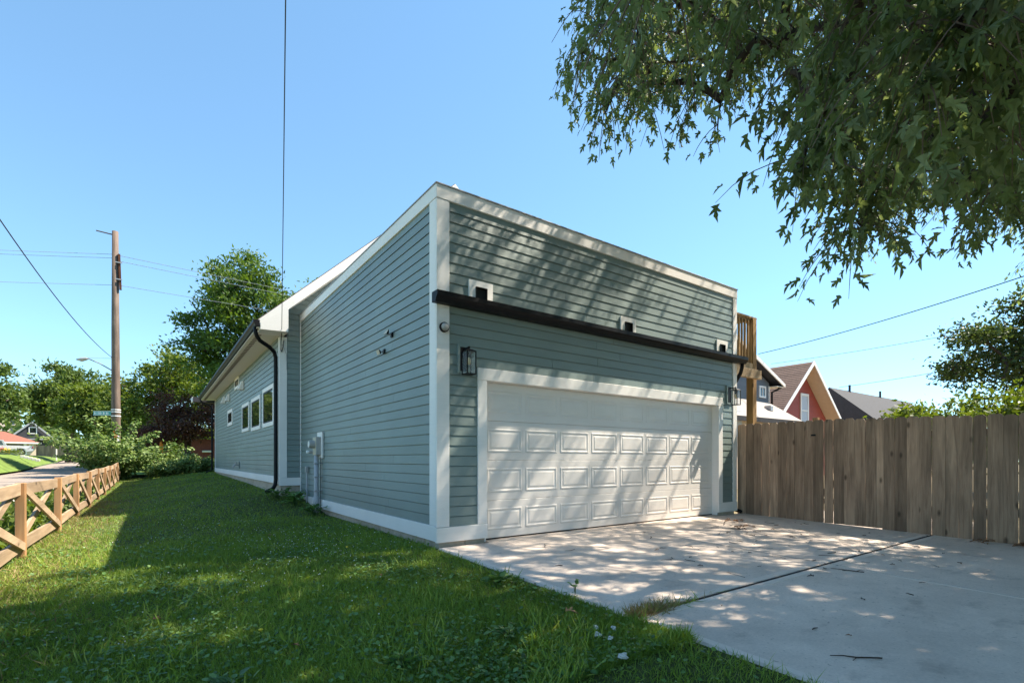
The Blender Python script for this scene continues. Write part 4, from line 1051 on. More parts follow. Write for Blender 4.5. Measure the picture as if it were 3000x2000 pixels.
tag(MB().tube([(-2.36, 34.65, .2), (-2.36, 34.65, 2.2), (-2.36, 34.65, 2.32)], [.11, .11, .05], 10).build('marker_bollard', 'orange', None, True), 'orange cylindrical marker standing behind the shrubs', 'bollard')
bw = thing('brick_porch', 'dark red brick porch under the maroon tree beside the house', 'porch', (.2, 35, .3))
bx('wall', -.7, 3.5, 34.2, 36.5, .2, 2.45, 'brickwall', bw); bx('column', .95, 1.1, 33.9, 34.15, .2, 2.45, 'pink', bw, .02)
bx('ledge', -.1, .5, 34.0, 34.19, 1.55, 1.68, 'stone', bw, .02)
for i, (px_, py_, lb, mm) in enumerate(((-14.78, 64.51, 'white bowl planter of red and yellow flowers on the far lawn', 'signred'), (-13.9, 63.88, 'white bowl planter with a green mound on the far lawn', 'leafC'))):
    p = thing('planter', lb, 'planter', (px_, py_, 1.45))
    MB().tube([(px_, py_, 1.42), (px_, py_, 1.52), (px_, py_, 1.72)], [.18, .2, .42], 12).build('bowl', 'stone', p)
    C = np.array([px_, py_, 1.8]) + RNG.normal(0, 1, (260, 3)) * np.array([.28, .28, .14]); A_, B_, N_ = frames(260, (0, 0, .6), 1.0)
    V, T = scatter(OVAL, OVAL_T, C, np.full(260, .16), A_, B_, N_)
    npmesh('plant', V, T, 'leafC', p, np.repeat(RNG.random(260), 4))
    if i == 0:
        for (dx, mm2) in ((-.25, 'signred'), (.2, 'yellow')):
            C = np.array([px_ + dx, py_ - dx * .7, 1.95]) + RNG.normal(0, .13, (90, 3)); A_, B_, N_ = frames(90, (0, 0, 1), .8)
            V, T = scatter(OVAL, OVAL_T, C, np.full(90, .14), A_, B_, N_); npmesh('blossom', V, T, mm2, p)
eg = thing('stone_edging', 'row of pale edging stones on the far lawn', 'edging', (-12, 60, 1.1))
for k in range(5):
    p = Vector((-12.9, 60.7, 1.36)).lerp(Vector((-11.7, 59.8, 1.02)), k / 4); bx('stone', p.x - .16, p.x + .16, p.y - .1, p.y + .1, p.z - .15, p.z + .10, 'stone', eg, .03)

SPR_A = '''1252,-566,1264 1068,-419,702 813,-506,787 873,-361,1358 -28,-372,437 312,-352,963 1043,-106,654 1297,-598,998 925,-439,1304 646,-335,622 608,-230,769 918,-429,565 965,-427,697 994,-456,548 1005,-285,901 633,-363,1016 999,-394,588 765,-579,866 572,-234,1158 801,-268,1151 1184,-534,1140 1003,-478,1403 1160,-568,1363 221,-191,906 1002,-317,830 532,-256,966 446,-42,893 932,-525,520 1286,-220,930 308,-345,561 408,-269,996 1242,-286,705 1041,-419,783 571,-308,1025 1078,-411,1050 891,-555,778 696,-130,961 1036,-93,1095 946,-460,1021 500,-494,522 505,-215,855 1065,-256,1052 1297,-133,764 995,-442,870 1092,-64,953 1263,-170,1087 838,-525,850 1085,-503,882 1073,-596,705 1010,-212,849 744,-312,942 274,-254,1059 546,-381,561 1162,-458,993 1083,-469,1101 1133,-145,711 878,-330,1185 802,-78,989 867,-356,800 666,-253,1315 686,-260,631 659,-347,748 512,-471,647 655,-376,882 750,-383,739 1197,-429,1147 846,-575,1157 265,-222,795 557,-92,829 104,-463,519 744,-275,1228 452,-193,1053 423,-341,576 785,-540,595 -129,-485,339 1228,-117,890 410,-80,729 1188,-522,841 675,-241,1078 832,-419,850 1015,-512,1168 1238,-440,476 1241,-456,1251 1120,-582,797 467,-428,688 943,-10,959 532,-324,516 988,-325,1069 677,-287,997 748,-488,1042 672,-253,861 778,-257,869 1236,-305,1132 622,-459,1149 326,-387,505 415,-359,690 614,-329,786 376,-488,618 282,-304,896 1204,-418,561 1140,-379,1007 792,-78,1050 384,-161,815 1178,-304,1153 995,-385,1168 572,-524,528 261,-359,674 633,-273,926 952,-197,722 693,-254,722 1151,-434,836 915,-599,607 -133,-384,450 815,-537,691 953,-328,1365 453,-61,802 439,-474,898 627,-209,1055 709,-307,1177 1106,-228,706 956,-516,1050 555,-263,785 989,-562,542 223,-403,728 733,-450,552 565,-295,1272 379,-400,946 857,-487,1152 1017,-80,955 400,-216,852 1046,-456,659 876,-449,773 477,-308,834 1025,-208,743 1177,-181,806 327,-279,628 888,-57,1068 910,-393,1156 1159,-254,935 321,-202,933 1229,-393,761 822,-399,1133 370,-437,433 540,-24,922 491,-546,496 578,-533,751 513,-253,712 606,-407,971 68,-373,446 1095,-117,1165 1204,-58,727 991,-482,664 1267,-611,571 1066,-446,835 1129,-329,812 1148,-94,824 437,-191,994 481,-188,749 1299,-583,668 785,-336,766 927,-291,633 1082,-378,956 884,-171,599 447,-111,912 532,-156,784 932,-532,1234 1257,-239,845 488,-247,1071 681,-218,772 1187,-327,713 1062,-585,565 0,-401,392 1027,-420,1079 721,-523,994 787,-209,1155 562,-379,658 1122,-500,1001 907,-240,757 178,-557,540 260,-180,984 448,-327,514 1128,-490,765 1283,-378,890 1140,-528,925 870,-106,1124 -103,-345,479 374,-157,746 190,-260,835 659,-584,540 762,-382,878 743,-115,1036 1127,-323,1086 173,-160,788 684,-113,1028 664,-530,784 788,-256,794 571,-442,738 721,-316,838 1113,-478,628 822,-345,576 1123,-543,1044 508,-97,952 914,-554,906 462,-428,932 451,-418,582 438,-246,648 679,-171,1081 671,-557,620 -54,-450,427 1002,-540,689 1246,-485,602 174,-260,624 464,-384,481 99,-242,790 921,-235,1017 237,-136,790 546,-393,974 1215,-468,967 1199,-372,975 356,-444,541 949,-508,587 1192,-151,736 346,-97,871 1151,-587,1095 1156,-525,1205 796,-376,623 1221,-554,719 691,-507,539 769,-525,528 1122,-492,1157 982,-589,1033 1267,-563,1078 594,-211,706 718,-380,1328 595,-391,849 1179,-389,1224 290,-411,408 899,-437,702 1232,-423,930 787,-399,1191 849,-497,525 324,-119,753 143,-323,713 898,-469,831 542,-192,1057 305,-152,801 920,-302,848 471,-314,637 1029,-496,905 1064,-349,802 1084,-556,934 710,-452,767 1143,-436,665 1199,-465,864 209,-408,433 921,-265,1073 363,-377,529 610,-308,1309 105,-435,627 708,-46,961 268,-228,873 520,-304,582 963,-497,802 1230,-163,977 271,-90,744 843,-273,1222 1084,-275,772 561,-69,989 892,-31,930 824,-304,703 931,-494,1359 -87,-504,320 1120,-104,1074 430,-431,477 716,-309,715 273,-153,744 966,-43,879 254,-356,465 703,-384,526 1076,-451,1284 989,-242,1058 605,-591,697 812,-344,984 656,-177,972 894,-388,1066 209,-108,680 1215,-432,1076 366,-328,961 349,-219,765 848,-447,650 1258,-286,1008 763,-253,979 1064,-101,831 867,-401,927 730,-518,879 798,-249,1270 511,-445,754 777,-97,1159 1274,-465,921 1091,-333,726 1239,-405,848 1163,-77,1015 1062,-580,1064 498,-170,1126 970,-75,1097 29,-365,477 1051,-326,1031 639,-490,1025 927,-517,997 581,-359,1066 952,-420,1227 646,-546,708 779,-163,724 968,-279,695 806,-322,1267 479,-516,631 1034,-219,1010 1155,-313,973 755,-583,645 117,-355,484 877,-415,1202 1298,-351,1284 1142,-602,611 1176,-226,739 854,-388,1306 618,-178,900 1262,-436,1181 1106,-298,1037 858,-355,716 839,-284,612 1060,-364,1083 1176,-296,875 530,-460,589 1124,-598,1198 258,-357,563 521,-13,849 1031,-578,830 411,-213,742 592,-227,967 310,-446,502 436,-569,657 988,-533,1002 116,-181,631 1120,-243,1088 704,6,924 221,-317,573 352,-42,730 1219,-364,1143 1056,-400,546 13,-307,434 62,-434,380 1240,-561,851 1278,-156,849 1083,-542,1133 715,-344,655 1252,-15,678 660,-211,1218 1231,-362,527 102,-260,556 766,-359,545 141,-437,596 1287,-449,1074 687,-289,545 957,-352,975 610,-36,931 877,-419,492 1254,-352,683 160,-377,511 877,-527,715 959,-592,1268 1038,-218,671 947,-183,790 1276,-377,1006 713,-518,665 512,-192,921 1184,-605,1039 363,-410,473 583,-321,558 512,-203,986 360,-255,930 227,-400,608 267,-136,681 1074,-312,642 621,-392,517 171,-291,529 716,-116,1167 1123,-89,690 574,-322,686 943,-215,896 1232,-275,1233 919,-275,1176 763,-362,1153 294,-294,583 710,-382,612 1268,-308,1192 766,-424,803 86,-334,731 1092,-478,938 653,-97,872 1035,-409,1291 408,-32,768 1023,-443,1175 724,-267,1125 1237,-239,768 715,-263,796 1164,-398,1341 645,-378,1076 1135,-547,741 817,-252,922 239,-287,793 467,-268,756 896,-490,654 1165,-376,900 293,-115,910 394,-263,1125 1232,-103,968 824,-436,952 908,-305,967 985,-258,1123 879,-171,696 448,-125,766 1024,-23,827 868,-263,1010 816,-329,1329 1290,-425,1266 842,-220,762 1020,-413,1371 158,-329,788 -13,-388,600 1300,-608,1152 1186,-148,1166 1209,-107,1049 580,-371,734 246,-517,552 738,-298,1344 382,-140,1048 -34,-362,525 1298,-236,786 1100,-376,512 1207,-233,878 1141,-27,919 1195,-563,901 40,-350,667 1234,-353,455 823,-135,1158 223,-204,617 548,-321,861 772,-224,680 1022,-248,958 555,-225,605 619,-310,1144 863,-58,865 892,-295,733 994,-449,489 1044,-543,516 113,-458,441 1137,-451,1267 1047,-526,731 1203,-536,1240 224,-185,702 311,-519,428 1005,-307,753 1283,-367,613 311,-387,655 1116,-269,893 284,-246,658 944,-230,838 469,-229,900 504,-578,597 161,-437,437 1267,-406,1131 722,-402,1035 514,-181,1202 126,-524,388 333,-561,519 1282,-500,989 762,-314,886 1299,-303,763 341,-197,708 366,-212,1042 827,-212,853 215,-365,444 298,-89,806 -79,-336,519 730,-420,1127 718,-500,798 901,-61,990 1159,-531,672 1034,-267,708 1096,-281,1192 834,-165,994 700,-189,690 407,-305,1048 1038,-502,1333 1180,-379,838 1299,-99,834 940,-74,942 842,-517,592 248,-414,506 -122,-436,310 584,-408,607 1297,-318,909 632,-457,1084 1255,-357,1088 691,-452,833 844,-309,764 891,-250,667 151,-316,664 128,-282,644 782,-527,832 814,-574,963 496,-94,853 349,-63,785 247,-292,617 638,-273,672 850,-342,883 1054,-583,1170 1083,0,871 1009,-329,651 808,-580,555 1246,-317,812 1030,-466,1013 856,-352,640 185,-287,590 942,-415,1087 653,-368,683 357,-500,578 955,-479,960 977,-563,785 830,-59,924 805,-188,795 235,-565,470 1140,-481,877 466,-331,761 999,-21,995 1013,-124,1169 90,-226,726 1183,-162,1029 1074,-549,623 1294,-368,535 833,-567,790 708,-190,937 774,-200,1057 760,-360,1261 1149,-366,640 952,-561,1165 1139,-97,938 1297,-468,643 866,-187,1166 1193,-275,1007 1280,-512,878 1173,-409,738 662,-478,640 958,-141,1197 1038,-64,1029 975,-443,772 613,-159,1213 736,-298,585 112,-297,515 283,-425,630 50,-407,575 616,-42,991 497,-316,698 570,-238,900 415,-408,884 701,-98,911 917,-337,668 984,-364,1271 42,-255,653 973,-578,916 355,-366,600 1237,-312,1326 952,-372,774 308,-518,638 1033,-538,1095 900,-350,579 893,-308,1267 1139,-425,1063 1055,-584,766 1126,-105,766 1209,-562,1187 1027,-89,898 400,-81,832 133,-241,601 189,-333,534 1029,-384,665 714,-252,919 1116,-334,1358 1069,-406,1158 849,-386,531 1113,-587,891 1109,-430,904 642,-165,841 1071,-300,874 1299,-531,1260 503,-372,619 607,-215,838 1032,-496,578 1278,-568,516 48,-277,526 532,-418,1068 615,-125,965 142,-192,545 774,-382,677 180,-402,779 145,-192,859 383,-269,779 1239,-302,930 523,-384,701 1131,-575,1271 1231,-18,892 1237,-381,1275 777,-26,1006 966,-264,949 422,-131,851 845,-222,610 -43,-318,655 546,-296,641 240,-400,677 938,-330,910 227,-275,886 1196,-555,774 567,-495,918 167,-209,664 558,-99,921 344,-558,450 493,-408,535 956,-576,655 931,-422,639 1045,-272,1148 720,-380,809 646,-446,534 1242,-613,778 1032,-311,965 98,-365,687 198,-197,960 625,-198,639 1071,31,815 704,-335,1269 10,-405,449 355,-394,423 1190,-465,796 428,-395,639 1297,-132,1041 628,-265,814 975,-295,1251 998,-174,1051 556,-394,898 1275,-487,478 2,-354,554 993,-361,928 629,-412,740 176,-376,604 1286,-306,1094 1173,-473,1099 947,-401,874 967,-272,790 993,-563,1228 873,-247,1320 1282,-484,816 1159,-146,885 1093,-548,1227 779,-181,964 352,-263,1009 1008,-86,825 136,-456,664 335,-406,563 1210,-171,863 216,-268,559 1242,-187,803 725,-264,1061 977,-408,1017 1260,-547,772 872,-271,935 823,-353,1186 1042,-388,844 877,-597,736 372,-233,667 360,-318,568 878,-556,1043 615,-335,966 567,-531,641 959,-394,512 928,-367,1302 707,-594,716 388,-284,610 869,-238,813 118,-397,498 329,-233,825 1114,-541,838 874,-117,1065 365,-170,877 190,-557,427 150,-417,475 1127,-589,1429 1284,-541,630 655,-363,815 72,-301,491 303,-503,583 268,-407,453 1022,-248,796 874,-466,576 1267,-49,839 1074,-364,1387 1299,-160,1145 1278,-300,654 275,-358,516 594,-292,742 217,-122,607 121,-495,555 381,-210,964 410,-375,451 924,-283,1326 686,-457,1049 1172,-583,701 1198,-48,947 1027,-344,573 1100,-402,852 1181,-52,850 41,-342,533 1044,-293,1352 75,-489,377 1283,-73,775 9,-293,485 986,-192,674 1090,-379,594 592,-115,875 868,-211,938 1298,-144,944 1174,-118,1096 860,-276,861 498,-154,865 942,-46,1030 876,-162,788 1278,-358,738 213,-468,432 1069,-231,850 964,-206,1296 149,-503,475 536,-353,792 771,-328,1096 1022,-337,1122 32,-294,568 883,-218,867 1239,-114,778 763,-244,603 447,-325,1146 703,-352,1099 764,-470,735 395,-303,679 568,-417,481 347,-520,534 130,-415,406 1282,-430,967 338,-153,657 211,-457,486 389,-330,777 754,-289,665 1287,-76,954 1086,-513,687 892,-350,1114 1106,-30,998 808,-223,1007 1170,-589,853 1136,-310,680 1070,-109,987 914,-112,1165 1175,-302,777 1117,-337,900 757,-203,830 1103,-411,1325 993,-321,1010 769,-465,617 287,-397,544 777,-454,508 1029,-583,644 125,-286,595 103,-245,507 828,-441,545 678,-47,893 190,-178,588 924,-56,790 1050,-403,489 502,-299,919 794,-267,1326 148,-493,592 834,-209,698 1196,-322,1050 621,-307,514 -154,-413,424 702,-443,487 85,-220,596 851,-265,1105 601,-508,805 1261,-24,744 1113,-450,722 548,-155,961 1199,-474,1191 886,-550,574 1044,-322,1298 636,-177,732 644,-312,880 308,-161,1016 1247,-463,1023 74,-181,538 101,-176,574 114,-173,611 98,-198,522 83,-212,468 128,-195,560 142,-218,507 173,-228,537 108,-378,328 109,-391,347 106,-401,363 191,-388,302 197,-392,324 194,-390,346 192,-414,340 410,-448,364 389,-432,369 25,-491,315 37,-475,300 34,-460,349 15,-508,315 114,-481,307 72,-217,530 94,-196,585 90,-217,486 143,-182,605 115,-223,519 103,-239,466 166,-211,578 129,-245,568 153,-238,500 202,-224,571 166,-259,488 187,-250,585 208,-253,542 181,-283,542 246,-255,557 163,-319,494 196,-318,497 148,-357,434 135,-373,399 106,-401,388 118,-410,357 61,-443,333 98,-445,319 169,-447,326 272,-447,346 268,-468,336 9,-492,329 49,-496,311 21,-475,322 75,-502,300 36,-450,374'''
